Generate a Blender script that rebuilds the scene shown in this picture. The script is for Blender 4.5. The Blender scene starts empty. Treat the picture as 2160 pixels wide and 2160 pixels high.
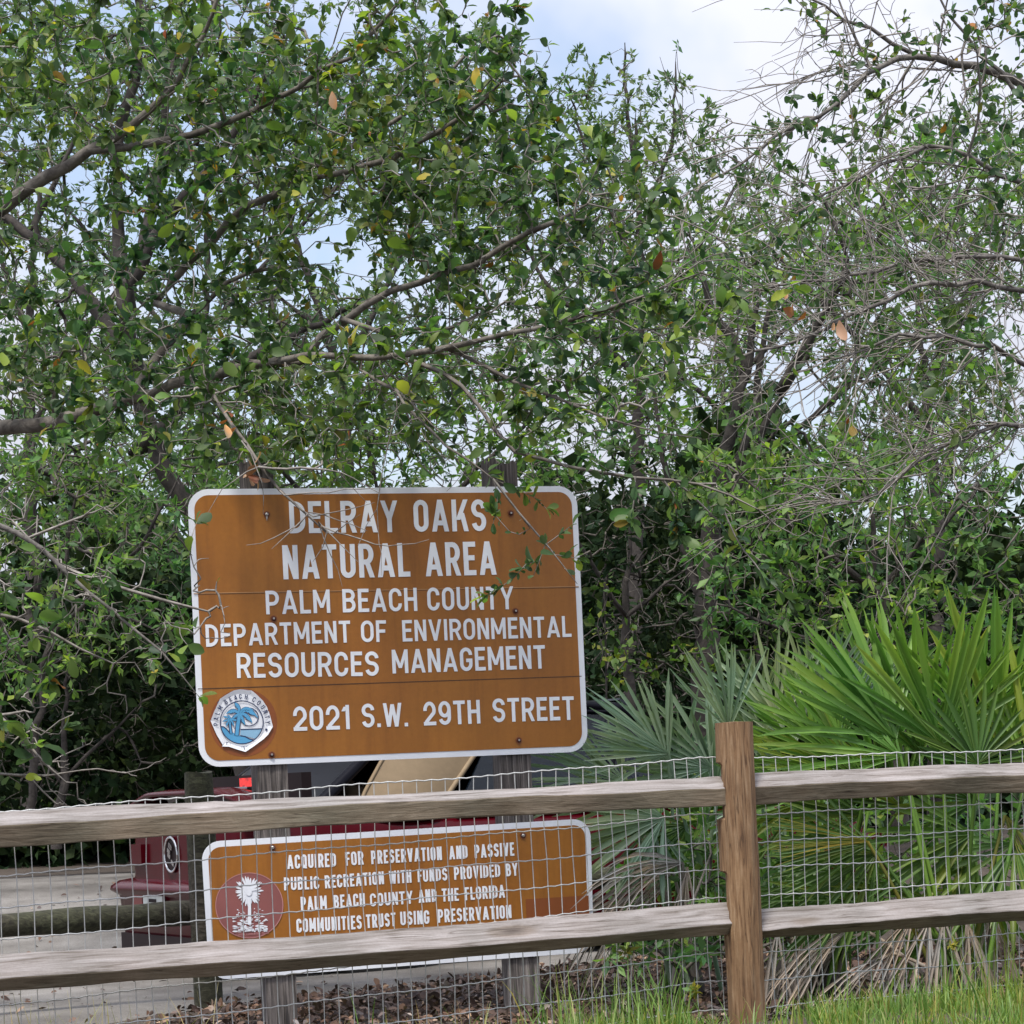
import bpy, math, random
import numpy as np
from mathutils import Vector, Matrix

random.seed(7)
rng = np.random.default_rng(7)
scene = bpy.context.scene
col = scene.collection

# ------------------------------------------------------------------ camera
F, CX, HY, ROLL, EYE = 5400.0, 1080.0, 1649.0, math.radians(2.5), 0.95   # photo pixels (2160 square)
CAM = np.array((0.0, 0.0, EYE))
RV = np.array((math.cos(ROLL), 0, -math.sin(ROLL)))
UV = np.array((math.sin(ROLL), 0, math.cos(ROLL)))
YV = np.array((0, 1.0, 0))


def ray(px, py):
    return (px - CX) / F * RV - (py - HY) / F * UV + YV


def at(px, py, d):
    """world point seen at photo pixel px, py at distance d in front of the camera"""
    return CAM + ray(px, py) * d


cam_data = bpy.data.cameras.new('camera')
cam = bpy.data.objects.new('camera', cam_data)
col.objects.link(cam)
m = Matrix.Identity(4)
for i in range(3):
    m[i][0], m[i][1], m[i][2] = RV[i], UV[i], -YV[i]
    m[i][3] = CAM[i]
cam.matrix_world = m
cam_data.sensor_width = 36
cam_data.lens = 36 * F / 2160
cam_data.shift_y = (HY - 1080) / 2160
cam_data.clip_start = 0.1
cam_data.clip_end = 2000
scene.camera = cam

# ------------------------------------------------------------------ light
SUN_EL, SUN_AZ = 64, 200          # azimuth: degrees clockwise from +Y
w = bpy.data.worlds.new('World')
scene.world = w
w.use_nodes = True
nt = w.node_tree
nt.nodes.clear()
out = nt.nodes.new('ShaderNodeOutputWorld')
bg = nt.nodes.new('ShaderNodeBackground')
sky = nt.nodes.new('ShaderNodeTexSky')
sky.sky_type = 'NISHITA'
sky.sun_disc = False
sky.sun_elevation = math.radians(SUN_EL)
sky.sun_rotation = math.radians(SUN_AZ)
tc = nt.nodes.new('ShaderNodeTexCoord')
ns = nt.nodes.new('ShaderNodeTexNoise')
ns.inputs['Scale'].default_value = 3.2
ns.inputs['Detail'].default_value = 6
ns.inputs['Roughness'].default_value = 0.55
rp = nt.nodes.new('ShaderNodeMapRange')
rp.inputs['From Min'].default_value = 0.40
rp.inputs['From Max'].default_value = 0.52
rp.inputs['To Min'].default_value = 0.3
rp.inputs['To Max'].default_value = 0.97
mx = nt.nodes.new('ShaderNodeMix')
mx.data_type = 'RGBA'

nt.links.new(tc.outputs['Generated'], ns.inputs['Vector'])
nt.links.new(ns.outputs['Fac'], rp.inputs['Value'])
nt.links.new(rp.outputs['Result'], mx.inputs[0])
nt.links.new(sky.outputs['Color'], mx.inputs[6])
sx = nt.nodes.new('ShaderNodeSeparateXYZ')          # overcast: brighter towards the zenith
nt.links.new(tc.outputs['Generated'], sx.inputs[0])
mz = nt.nodes.new('ShaderNodeMapRange')
mz.inputs['From Min'].default_value = 0.0
mz.inputs['From Max'].default_value = 1.0
mz.inputs['To Min'].default_value = 2.9
mz.inputs['To Max'].default_value = 10.5
nt.links.new(sx.outputs['Z'], mz.inputs['Value'])
vm = nt.nodes.new('ShaderNodeVectorMath')
vm.operation = 'SCALE'
vm.inputs[0].default_value = (0.98, 1.0, 1.13)
nt.links.new(mz.outputs['Result'], vm.inputs['Scale'])
nt.links.new(vm.outputs['Vector'], mx.inputs[7])
nt.links.new(mx.outputs[2], bg.inputs['Color'])
bg.inputs['Strength'].default_value = 0.1
nt.links.new(bg.outputs['Background'], out.inputs['Surface'])

sd = bpy.data.lights.new('sun', 'SUN')
sd.energy = 2.3
sd.angle = math.radians(10)
sd.color = (1.0, 0.95, 0.87)
so = bpy.data.objects.new('sun', sd)
col.objects.link(so)
# towards the sun = (sin az cos el, cos az cos el, sin el)
to_sun = Vector((math.sin(math.radians(SUN_AZ)) * math.cos(math.radians(SUN_EL)),
                 math.cos(math.radians(SUN_AZ)) * math.cos(math.radians(SUN_EL)), math.sin(math.radians(SUN_EL))))
so.rotation_euler = to_sun.to_track_quat('Z', 'Y').to_euler()

scene.view_settings.view_transform = 'Standard'
scene.view_settings.look = 'None'
scene.view_settings.exposure = 1.0
scene.view_settings.gamma = 1
scene.render.engine = 'CYCLES'
scene.cycles.max_bounces = 8
scene.cycles.transparent_max_bounces = 8


# ------------------------------------------------------------------ materials
def new_mat(name):
    mt = bpy.data.materials.new(name)
    mt.use_nodes = True
    n = mt.node_tree.nodes
    return mt, mt.node_tree, n['Principled BSDF'], n['Material Output']


def ramp(t, stops):
    r = t.nodes.new('ShaderNodeValToRGB')
    e = r.color_ramp.elements
    while len(e) < len(stops):
        e.new(0.5)
    for k, (p, c) in enumerate(stops):
        e[k].position = p
        e[k].color = (*c, 1)
    return r


def noise(t, scale, detail=4, rough=0.6, vec=None, dist=0.0):
    n = t.nodes.new('ShaderNodeTexNoise')
    n.inputs['Scale'].default_value = scale
    n.inputs['Detail'].default_value = detail
    n.inputs['Roughness'].default_value = rough
    n.inputs['Distortion'].default_value = dist
    if vec is not None:
        t.links.new(vec, n.inputs['Vector'])
    return n


def mixc(t, fac, a, b, mode='MIX'):
    x = t.nodes.new('ShaderNodeMix')
    x.data_type = 'RGBA'
    x.blend_type = mode
    for k, v in ((0, fac), (6, a), (7, b)):
        if isinstance(v, bpy.types.NodeSocket):
            t.links.new(v, x.inputs[k])
        elif k == 0:
            x.inputs[0].default_value = v
        else:
            x.inputs[k].default_value = (*v, 1)
    return x.outputs[2]


def bump(t, bsdf, height, strength=0.4, dist=0.01):
    b = t.nodes.new('ShaderNodeBump')
    b.inputs['Strength'].default_value = strength
    b.inputs['Distance'].default_value = dist
    t.links.new(height, b.inputs['Height'])
    t.links.new(b.outputs['Normal'], bsdf.inputs['Normal'])


def leaf_mat(name, stops, under=(0.10, 0.13, 0.075), transl=0.42, rough=0.5, clump=1.1, undermix=0.55, lift=1.0, spec=0.34):
    """stops: colour ramp by a random number per leaf; slow noise shifts hue by bough"""
    mt, t, p, o = new_mat(name)
    g = t.nodes.new('ShaderNodeNewGeometry')
    r = ramp(t, stops)
    r.color_ramp.interpolation = 'LINEAR'
    t.links.new(g.outputs['Random Per Island'], r.inputs['Fac'])
    tcn = t.nodes.new('ShaderNodeTexCoord')
    n = noise(t, clump, 2, 0.5, tcn.outputs['Object'])
    mr = t.nodes.new('ShaderNodeMapRange')
    mr.inputs['From Min'].default_value = 0.35
    mr.inputs['From Max'].default_value = 0.65
    t.links.new(n.outputs['Fac'], mr.inputs['Value'])
    tint = mixc(t, mr.outputs['Result'], (0.78 * lift, 0.92 * lift, 1.1 * lift), (1.38 * lift, 1.12 * lift, 0.8 * lift))
    c = mixc(t, 1.0, r.outputs['Color'], tint, 'MULTIPLY')
    mu = t.nodes.new('ShaderNodeMath')
    mu.operation = 'MULTIPLY'
    mu.inputs[1].default_value = undermix
    t.links.new(g.outputs['Backfacing'], mu.inputs[0])
    c2 = mixc(t, mu.outputs[0], c, under)
    t.links.new(c2, p.inputs['Base Color'])
    p.inputs['Roughness'].default_value = rough
    p.inputs['Specular IOR Level'].default_value = spec
    tr = t.nodes.new('ShaderNodeBsdfTranslucent')
    ct = mixc(t, 1.0, c, (1.4, 1.65, 0.8), 'MULTIPLY')
    t.links.new(ct, tr.inputs['Color'])
    ms = t.nodes.new('ShaderNodeMixShader')
    ms.inputs[0].default_value = transl
    t.links.new(p.outputs[0], ms.inputs[1])
    t.links.new(tr.outputs[0], ms.inputs[2])
    t.links.new(ms.outputs[0], o.inputs['Surface'])
    return mt


def bark_mat(name, a, b, scale=14, rough=0.9):
    mt, t, p, o = new_mat(name)
    tcn = t.nodes.new('ShaderNodeTexCoord')
    n = noise(t, scale, 6, 0.65, tcn.outputs['Object'], 0.6)
    r = ramp(t, [(0.32, a), (0.68, b)])
    t.links.new(n.outputs['Fac'], r.inputs['Fac'])
    t.links.new(r.outputs['Color'], p.inputs['Base Color'])
    p.inputs['Roughness'].default_value = rough
    bump(t, p, n.outputs['Fac'], 0.7, 0.01)
    return mt


def wood_mat(name, cols, grain=(1.2, 22, 22), stain=None, knots=True, rough=0.85, bstr=0.35):
    """grain runs along local X; cols from dark to light"""
    mt, t, p, o = new_mat(name)
    tcn = t.nodes.new('ShaderNodeTexCoord')
    mp = t.nodes.new('ShaderNodeMapping')
    mp.inputs['Scale'].default_value = grain
    t.links.new(tcn.outputs['Object'], mp.inputs['Vector'])
    n1 = noise(t, 2.6, 8, 0.62, mp.outputs['Vector'], 0.9)
    r = ramp(t, [(0.34, cols[0]), (0.44, cols[1]), (0.54, cols[2]), (0.66, cols[3])])
    t.links.new(n1.outputs['Fac'], r.inputs['Fac'])
    c = r.outputs['Color']
    big = noise(t, 2.1, 3, 0.5, tcn.outputs['Object'])
    if stain:
        rs = ramp(t, [(0.38, stain[0]), (0.62, stain[1])])
        t.links.new(big.outputs['Fac'], rs.inputs['Fac'])
        c = mixc(t, 1.0, c, rs.outputs['Color'], 'MULTIPLY')
    if knots:
        mp2 = t.nodes.new('ShaderNodeMapping')
        mp2.inputs['Scale'].default_value = (2.0, 7.0, 7.0)
        t.links.new(tcn.outputs['Object'], mp2.inputs['Vector'])
        v = t.nodes.new('ShaderNodeTexVoronoi')
        v.inputs['Scale'].default_value = 1.0
        t.links.new(mp2.outputs['Vector'], v.inputs['Vector'])
        rk = ramp(t, [(0.03, (0.25, 0.2, 0.16)), (0.16, (0.75, 0.68, 0.6)), (0.24, (1, 1, 1))])
        t.links.new(v.outputs['Distance'], rk.inputs['Fac'])
        c = mixc(t, 0.85, c, rk.outputs['Color'], 'MULTIPLY')
    mpc = t.nodes.new('ShaderNodeMapping')
    mpc.inputs['Scale'].default_value = tuple(g_ * (.55 if g_ == min(grain) else 1.0) for g_ in grain)
    t.links.new(tcn.outputs['Object'], mpc.inputs['Vector'])
    nc = noise(t, 1.1, 3, 0.5, mpc.outputs['Vector'], 0.3)
    rc = ramp(t, [(0.485, (1, 1, 1)), (0.5, (0.38, 0.34, 0.3)), (0.512, (1, 1, 1))])
    t.links.new(nc.outputs['Fac'], rc.inputs['Fac'])
    pat = noise(t, 3.3, 2, 0.5, tcn.outputs['Object'])
    rpt = ramp(t, [(0.45, (0, 0, 0)), (0.58, (1, 1, 1))])
    t.links.new(pat.outputs['Fac'], rpt.inputs['Fac'])
    c = mixc(t, rpt.outputs['Color'], c, mixc(t, 1.0, c, rc.outputs['Color'], 'MULTIPLY'))
    fine = noise(t, 120, 3, 0.7, tcn.outputs['Object'])
    rf = ramp(t, [(0.3, (0.9, 0.9, 0.9)), (0.7, (1.05, 1.05, 1.05))])
    t.links.new(fine.outputs['Fac'], rf.inputs['Fac'])
    c = mixc(t, 1.0, c, rf.outputs['Color'], 'MULTIPLY')
    t.links.new(c, p.inputs['Base Color'])
    p.inputs['Roughness'].default_value = rough
    bump(t, p, n1.outputs['Fac'], bstr, 0.01)
    return mt


def plain(name, colr, rough=0.6, metal=0.0, var=0.12, scale=9.0, spec=0.5, bstr=0.0):
    mt, t, p, o = new_mat(name)
    tcn = t.nodes.new('ShaderNodeTexCoord')
    n = noise(t, scale, 5, 0.6, tcn.outputs['Object'])
    lo = tuple(max(0, x * (1 - var)) for x in colr)
    hi = tuple(min(1, x * (1 + var)) for x in colr)
    r = ramp(t, [(0.3, lo), (0.7, hi)])
    t.links.new(n.outputs['Fac'], r.inputs['Fac'])
    t.links.new(r.outputs['Color'], p.inputs['Base Color'])
    p.inputs['Roughness'].default_value = rough
    p.inputs['Metallic'].default_value = metal
    p.inputs['Specular IOR Level'].default_value = spec
    if bstr:
        bump(t, p, n.outputs['Fac'], bstr, 0.01)
    return mt


M = {}
M['oak_leaf'] = leaf_mat('oak_leaf', [(0.0, (0.02, 0.05, 0.024)), (0.35, (0.042, 0.09, 0.035)), (0.7, (0.065, 0.125, 0.042)),
                                      (0.93, (0.11, 0.165, 0.042)), (0.985, (0.14, 0.15, 0.03)), (0.993, (0.34, 0.17, 0.03)), (1.0, (0.26, 0.07, 0.025))])
M['young_leaf'] = leaf_mat('young_leaf', [(0.0, (0.05, 0.11, 0.03)), (0.5, (0.10, 0.17, 0.035)), (0.94, (0.17, 0.22, 0.04)), (1.0, (0.3, 0.22, 0.03))],
                           lift=1.5, under=(0.16, 0.2, 0.07))
M['back_leaf'] = leaf_mat('back_leaf', [(0.0, (0.026, 0.052, 0.028)), (0.5, (0.05, 0.09, 0.04)), (1.0, (0.085, 0.125, 0.05))], lift=1.7, under=(0.1, 0.13, 0.08))
M['shrub_leaf'] = leaf_mat('shrub_leaf', [(0.0, (0.024, 0.058, 0.02)), (0.5, (0.052, 0.11, 0.032)), (0.9, (0.09, 0.16, 0.042)), (1.0, (0.15, 0.2, 0.045))],
                           lift=1.75, under=(0.07, 0.11, 0.045))
M['shaded_leaf'] = leaf_mat('shaded_leaf', [(0.0, (0.008, 0.019, 0.008)), (0.6, (0.015, 0.034, 0.013)), (1.0, (0.034, 0.06, 0.02))],
                          under=(0.016, 0.026, 0.013), transl=0.1, rough=0.8, spec=0.08, lift=0.75)  # leaf colour kept near black to stand in for understory shade
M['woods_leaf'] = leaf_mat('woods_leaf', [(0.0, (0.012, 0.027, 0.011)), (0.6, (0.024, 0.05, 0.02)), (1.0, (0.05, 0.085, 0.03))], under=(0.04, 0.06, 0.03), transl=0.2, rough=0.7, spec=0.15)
M['rust_leaf'] = leaf_mat('rust_leaf', [(0.0, (0.16, 0.05, 0.025)), (0.5, (0.3, 0.13, 0.06)), (1.0, (0.42, 0.27, 0.15))], under=(0.4, 0.27, 0.17), transl=0.2, clump=9)
M['vine_leaf'] = leaf_mat('vine_leaf', [(0.0, (0.035, 0.09, 0.015)), (0.6, (0.09, 0.16, 0.025)), (1.0, (0.22, 0.22, 0.03))], under=(0.1, 0.14, 0.04))
M['palm_green'] = leaf_mat('palm_green', [(0.0, (0.05, 0.13, 0.028)), (0.5, (0.088, 0.185, 0.038)), (0.9, (0.135, 0.235, 0.05)), (1.0, (0.22, 0.24, 0.06))],
                           lift=1.5, under=(0.16, 0.26, 0.05), transl=0.3, rough=0.38, clump=2.0, undermix=0.4)
M['palm_blue'] = leaf_mat('palm_blue', [(0.0, (0.075, 0.125, 0.075)), (0.5, (0.13, 0.185, 0.12)), (1.0, (0.2, 0.25, 0.175))],
                          lift=1.75, under=(0.2, 0.26, 0.17), transl=0.22, rough=0.45, clump=2.0, undermix=0.4)
M['palm_dark'] = leaf_mat('palm_dark', [(0.0, (0.03, 0.075, 0.015)), (0.6, (0.055, 0.12, 0.02)), (1.0, (0.13, 0.17, 0.03))],
                          lift=1.35, under=(0.09, 0.15, 0.04), transl=0.3, rough=0.4, clump=2.0, undermix=0.4)
M['palm_yellow'] = leaf_mat('palm_yellow', [(0.0, (0.09, 0.14, 0.02)), (0.5, (0.2, 0.2, 0.03)), (1.0, (0.38, 0.3, 0.05))],
                            under=(0.2, 0.2, 0.05), transl=0.3, clump=4.0)
M['palm_dead'] = leaf_mat('palm_dead', [(0.0, (0.15, 0.12, 0.1)), (0.5, (0.3, 0.26, 0.23)), (1.0, (0.46, 0.42, 0.38))], under=(0.36, 0.32, 0.29),
                          transl=0.12, rough=0.8, clump=6.0)
M['grass'] = leaf_mat('grass', [(0.0, (0.06, 0.13, 0.028)), (0.45, (0.115, 0.205, 0.045)), (0.78, (0.19, 0.25, 0.065)), (0.87, (0.32, 0.28, 0.14)), (1.0, (0.42, 0.35, 0.21))],
                      under=(0.15, 0.26, 0.05), transl=0.35, rough=0.5, clump=3.0)
M['dry_grass'] = leaf_mat('dry_grass', [(0.0, (0.15, 0.19, 0.06)), (0.4, (0.3, 0.27, 0.13)), (1.0, (0.5, 0.42, 0.26))], under=(0.4, 0.33, 0.18), clump=5.0)
M['litter_leaf'] = leaf_mat('litter_leaf', [(0.0, (0.025, 0.014, 0.011)), (0.5, (0.075, 0.047, 0.039)), (0.88, (0.16, 0.112, 0.092)), (1.0, (0.34, 0.28, 0.24))],
                            under=(0.11, 0.08, 0.065), transl=0.05, rough=0.75, clump=5.0)
M['bark_oak'] = bark_mat('bark_oak', (0.045, 0.035, 0.03), (0.21, 0.19, 0.165))
M['bark_dark'] = bark_mat('bark_dark', (0.018, 0.015, 0.014), (0.075, 0.064, 0.058))
M['twig_dark'] = bark_mat('twig_dark', (0.05, 0.043, 0.036), (0.17, 0.15, 0.13), 25)
M['twig'] = bark_mat('twig', (0.11, 0.098, 0.086), (0.30, 0.275, 0.25), 25)
M['bark_grey'] = bark_mat('bark_grey', (0.05, 0.044, 0.04), (0.2, 0.185, 0.17), 18)
M['rail_grey_lit'] = wood_mat('rail_grey_lit', [(0.115, 0.098, 0.087), (0.205, 0.187, 0.178), (0.255, 0.238, 0.234), (0.315, 0.3, 0.3)],
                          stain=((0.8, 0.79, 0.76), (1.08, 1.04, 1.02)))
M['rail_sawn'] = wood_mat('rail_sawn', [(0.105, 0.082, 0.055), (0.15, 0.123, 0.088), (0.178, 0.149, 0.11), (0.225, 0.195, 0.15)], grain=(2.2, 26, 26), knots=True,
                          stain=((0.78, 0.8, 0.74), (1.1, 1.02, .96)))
M['post_wood'] = wood_mat('post_wood', [(0.08, 0.042, 0.02), (0.18, 0.102, 0.05), (0.225, 0.138, 0.073), (0.3, 0.205, 0.125)], grain=(26, 26, 1.9),
                          stain=((0.85, 0.82, 0.8), (1.08, 1.05, 1.0)), knots=False, bstr=0.5)
M['grey_wood'] = wood_mat('grey_wood', [(0.03, 0.026, 0.026), (0.08, 0.071, 0.068), (0.145, 0.13, 0.122), (0.26, 0.24, 0.23)], grain=(26, 26, 1.0),
                          stain=((0.65, 0.62, 0.62), (1.15, 1.12, 1.1)), knots=False, bstr=0.8)
M['moss_wood'] = wood_mat('moss_wood', [(0.016, 0.014, 0.009), (0.032, 0.029, 0.019), (0.052, 0.048, 0.035), (0.09, 0.084, 0.07)], grain=(5, 22, 22),
                          stain=((0.75, 0.85, 0.55), (1.1, 1.0, 0.95)), knots=False, bstr=0.6)
M['wire'] = plain('wire', (0.5, 0.505, 0.49), 0.45, 0.35, 0.2, 30)
M['sign_white'] = plain('sign_white', (0.73, 0.755, 0.81), 0.4, 0, 0.04, 5)
M['letter_white'] = plain('letter_white', (0.76, 0.785, 0.83), 0.45, 0, 0.05, 12)
M['joint_and_shade'] = plain('joint_and_shade', (0.055, 0.022, 0.008), 0.6)
M['joint_pale'] = plain('joint_pale', (0.42, 0.22, 0.09), 0.5)
M['bolt_metal'] = plain('bolt_metal', (0.42, 0.4, 0.38), 0.4, 0.8, 0.2, 40)
M['rust'] = plain('rust', (0.075, 0.018, 0.008), 0.8, 0, 0.4, 60)
M['rust_halo'] = plain('rust_halo', (0.19, 0.055, 0.014), 0.6, 0, 0.2, 30)
M['seal_blue'] = plain('seal_blue', (0.085, 0.33, 0.58), 0.5, 0, 0.08)
M['seal_pale'] = plain('seal_pale', (0.24, 0.44, 0.62), 0.5, 0, 0.08)
M['seal_ink'] = plain('seal_ink', (0.02, 0.035, 0.1), 0.5, 0, 0.1)
M['maroon'] = plain('maroon', (0.235, 0.078, 0.072), 0.5, 0, 0.08, 6)
M['pink'] = plain('pink', (0.45, 0.2, 0.19), 0.5, 0, 0.1)
M['car_red'] = plain('car_red', (0.05, 0.0015, 0.0045), 0.18, 0.0, 0.1, 3, 0.12)
M['car_dark'] = plain('car_dark', (0.006, 0.006, 0.010), 0.3, 0, 0.1, 3, 0.1)
M['car_trim'] = plain('car_trim', (0.012, 0.006, 0.007), 0.6, spec=.2)
M['tan'] = plain('tan', (0.24, 0.175, 0.105), 0.75, 0, 0.08, 20)
M['chrome'] = plain('chrome', (0.6, 0.6, 0.62), 0.15, 1.0, 0.05)
M['tyre'] = plain('tyre', (0.015, 0.015, 0.015), 0.8)
M['plate_white'] = plain('plate_white', (0.6, 0.63, 0.6), 0.5)
M['concrete'] = plain('concrete', (0.34, 0.33, 0.32), 0.9, 0, 0.15, 8)


def brown_mat():
    mt, t, p, o = new_mat('sign_brown')
    tcn = t.nodes.new('ShaderNodeTexCoord')
    mp = t.nodes.new('ShaderNodeMapping')
    mp.inputs['Scale'].default_value = (1, 1, 0.6)
    t.links.new(tcn.outputs['Object'], mp.inputs['Vector'])
    n = noise(t, 2.4, 5, 0.55, mp.outputs['Vector'])
    r = ramp(t, [(0.25, (0.26, 0.09, 0.010)), (0.75, (0.335, 0.127, 0.012))])
    t.links.new(n.outputs['Fac'], r.inputs['Fac'])
    n2 = noise(t, 45, 4, 0.7, tcn.outputs['Object'])
    r2 = ramp(t, [(0.25, (0.88, 0.88, 0.88)), (0.6, (1, 1, 1)), (0.8, (1.08, 1.08, 1.1))])
    t.links.new(n2.outputs['Fac'], r2.inputs['Fac'])
    c = mixc(t, 1.0, r.outputs['Color'], r2.outputs['Color'], 'MULTIPLY')
    mp3 = t.nodes.new('ShaderNodeMapping')
    mp3.inputs['Scale'].default_value = (14, 14, 0.9)
    t.links.new(tcn.outputs['Object'], mp3.inputs['Vector'])
    n3 = noise(t, 1.6, 5, 0.65, mp3.outputs['Vector'])
    r3 = ramp(t, [(0.3, (0.8, 0.76, 0.72)), (0.48, (1, 1, 1)), (0.7, (1.1, 1.12, 1.3))])
    t.links.new(n3.outputs['Fac'], r3.inputs['Fac'])
    c = mixc(t, 0.75, c, r3.outputs['Color'], 'MULTIPLY')
    t.links.new(c, p.inputs['Base Color'])
    p.inputs['Roughness'].default_value = 0.42
    return mt


M['brown'] = brown_mat()
M['brown_patch'] = plain('brown_patch', (0.225, 0.062, 0.013), 0.45, 0, 0.08, 8)


def glass_mat():
    mt, t, p, o = new_mat('car_glass')
    tcn = t.nodes.new('ShaderNodeTexCoord')
    p.inputs['Base Color'].default_value = (0.006, 0.01, 0.016, 1)
    p.inputs['Roughness'].default_value = 0.04
    p.inputs['Specular IOR Level'].default_value = 0.42
    n = noise(t, 9, 3, 0.6, tcn.outputs['Object'], 1.5)
    bump(t, p, n.outputs['Fac'], 0.16, 0.03)
    return mt


M['glass'] = glass_mat()
M['roof_paint'] = plain('roof_paint', (0.012, 0.014, 0.028), 0.14, 0, 0.1, 3, 0.6)
M['reflector_red'] = plain('reflector_red', (0.2, 0.008, 0.008), 0.3)


def lamp_mat():
    mt, t, p, o = new_mat('red_lens')
    tcn = t.nodes.new('ShaderNodeTexCoord')
    n = noise(t, 30, 2, 0.5, tcn.outputs['Object'])
    r = ramp(t, [(0.35, (0.25, 0.006, 0.006)), (0.65, (0.75, 0.02, 0.015))])
    t.links.new(n.outputs['Fac'], r.inputs['Fac'])
    t.links.new(r.outputs['Color'], p.inputs['Base Color'])
    t.links.new(r.outputs['Color'], p.inputs['Emission Color'])
    p.inputs['Emission Strength'].default_value = 0.25
    p.inputs['Roughness'].default_value = 0.15
    return mt


M['red_lens'] = lamp_mat()


def ground_mat():
    mt, t, p, o = new_mat('ground_soil')
    tcn = t.nodes.new('ShaderNodeTexCoord')
    n = noise(t, 3.0, 8, 0.7, tcn.outputs['Object'])
    r = ramp(t, [(0.3, (0.035, 0.026, 0.02)), (0.6, (0.085, 0.065, 0.05)), (0.8, (0.15, 0.125, 0.095))])
    t.links.new(n.outputs['Fac'], r.inputs['Fac'])
    n2 = noise(t, 60, 4, 0.8, tcn.outputs['Object'])
    r2 = ramp(t, [(0.3, (0.6, 0.6, 0.6)), (0.7, (1.3, 1.3, 1.3))])
    t.links.new(n2.outputs['Fac'], r2.inputs['Fac'])
    c = mixc(t, 1.0, r.outputs['Color'], r2.outputs['Color'], 'MULTIPLY')
    t.links.new(c, p.inputs['Base Color'])
    p.inputs['Roughness'].default_value = 0.95
    bump(t, p, n2.outputs['Fac'], 0.6, 0.03)
    return mt


def drive_mat():
    mt, t, p, o = new_mat('driveway')
    tcn = t.nodes.new('ShaderNodeTexCoord')
    n = noise(t, 1.2, 6, 0.65, tcn.outputs['Object'])
    r = ramp(t, [(0.3, (0.07, 0.063, 0.056)), (0.5, (0.155, 0.144, 0.132)), (0.72, (0.25, 0.236, 0.222))])
    t.links.new(n.outputs['Fac'], r.inputs['Fac'])
    n2 = noise(t, 90, 4, 0.75, tcn.outputs['Object'])
    r2 = ramp(t, [(0.28, (0.5, 0.48, 0.46)), (0.5, (1, 1, 1)), (0.75, (1.2, 1.2, 1.2))])
    t.links.new(n2.outputs['Fac'], r2.inputs['Fac'])
    c = mixc(t, 1.0, r.outputs['Color'], r2.outputs['Color'], 'MULTIPLY')
    t.links.new(c, p.inputs['Base Color'])
    p.inputs['Roughness'].default_value = 0.92
    bump(t, p, n2.outputs['Fac'], 0.4, 0.01)
    return mt


M['ground'] = ground_mat()
M['drive'] = drive_mat()


# ------------------------------------------------------------------ mesh helpers
def link(name, me, mats, parent=None, smooth=False):
    o = bpy.data.objects.new(name, me)
    col.objects.link(o)
    for x in (mats if isinstance(mats, (list, tuple)) else [mats]):
        me.materials.append(M[x] if isinstance(x, str) else x)
    if parent is not None:
        o.parent = parent
    if smooth:
        me.polygons.foreach_set('use_smooth', np.ones(len(me.polygons), dtype=bool))
    return o


def fast_mesh(name, V, Q, mats, parent=None, smooth=False):
    """V (n,3), Q (m,4) quads"""
    V = np.ascontiguousarray(V, dtype=np.float32)
    Q = np.ascontiguousarray(Q, dtype=np.int32)
    me = bpy.data.meshes.new(name)
    me.vertices.add(len(V))
    me.vertices.foreach_set('co', V.ravel())
    me.loops.add(Q.size)
    me.loops.foreach_set('vertex_index', Q.ravel())
    me.polygons.add(len(Q))
    me.polygons.foreach_set('loop_start', np.arange(0, Q.size, Q.shape[1], dtype=np.int32))
    me.update(calc_edges=True)
    return link(name, me, mats, parent, smooth)


class MB:
    """collects polygons with a material index each"""
    def __init__(s):
        s.v, s.f, s.m = [], [], []

    def poly(s, pts, mi=0):
        b = len(s.v)
        s.v += [tuple(map(float, p)) for p in pts]
        s.f.append(tuple(range(b, b + len(pts))))
        s.m.append(mi)

    def grid(s, P, mi=0, closed_u=False, closed_v=False):
        """P (a,b,3) array of points"""
        a, b = P.shape[:2]
        base = len(s.v)
        s.v += [tuple(map(float, p)) for p in P.reshape(-1, 3)]
        for i in range(a if closed_u else a - 1):
            for j in range(b if closed_v else b - 1):
                i2, j2 = (i + 1) % a, (j + 1) % b
                s.f.append((base + i * b + j, base + i2 * b + j, base + i2 * b + j2, base + i * b + j2))
                s.m.append(mi)

    def box(s, c, x, y, z, mi=0):
        """c centre, x y z half-axis vectors"""
        c, x, y, z = map(np.array, (c, x, y, z))
        p = [c + sx * x + sy * y + sz * z for sx in (-1, 1) for sy in (-1, 1) for sz in (-1, 1)]
        b = len(s.v)
        s.v += [tuple(map(float, q)) for q in p]
        for f in ((0, 1, 3, 2), (4, 6, 7, 5), (0, 4, 5, 1), (2, 3, 7, 6), (0, 2, 6, 4), (1, 5, 7, 3)):
            s.f.append(tuple(b + k for k in f))
            s.m.append(mi)

    def tube(s, pts, rad, sides=8, mi=0, caps=True):
        pts = np.array(pts, float)
        rad = np.broadcast_to(np.array(rad, float), (len(pts),))
        R = rings(pts, rad, sides)
        s.grid(R, mi, closed_v=True)
        if caps:
            s.poly(R[0][::-1], mi)
            s.poly(R[-1], mi)

    def build(s, name, mats, parent=None, smooth=False):
        me = bpy.data.meshes.new(name)
        me.from_pydata(s.v, [], s.f)
        me.polygons.foreach_set('material_index', np.array(s.m, dtype=np.int32))
        me.update()
        return link(name, me, mats, parent, smooth)


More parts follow.
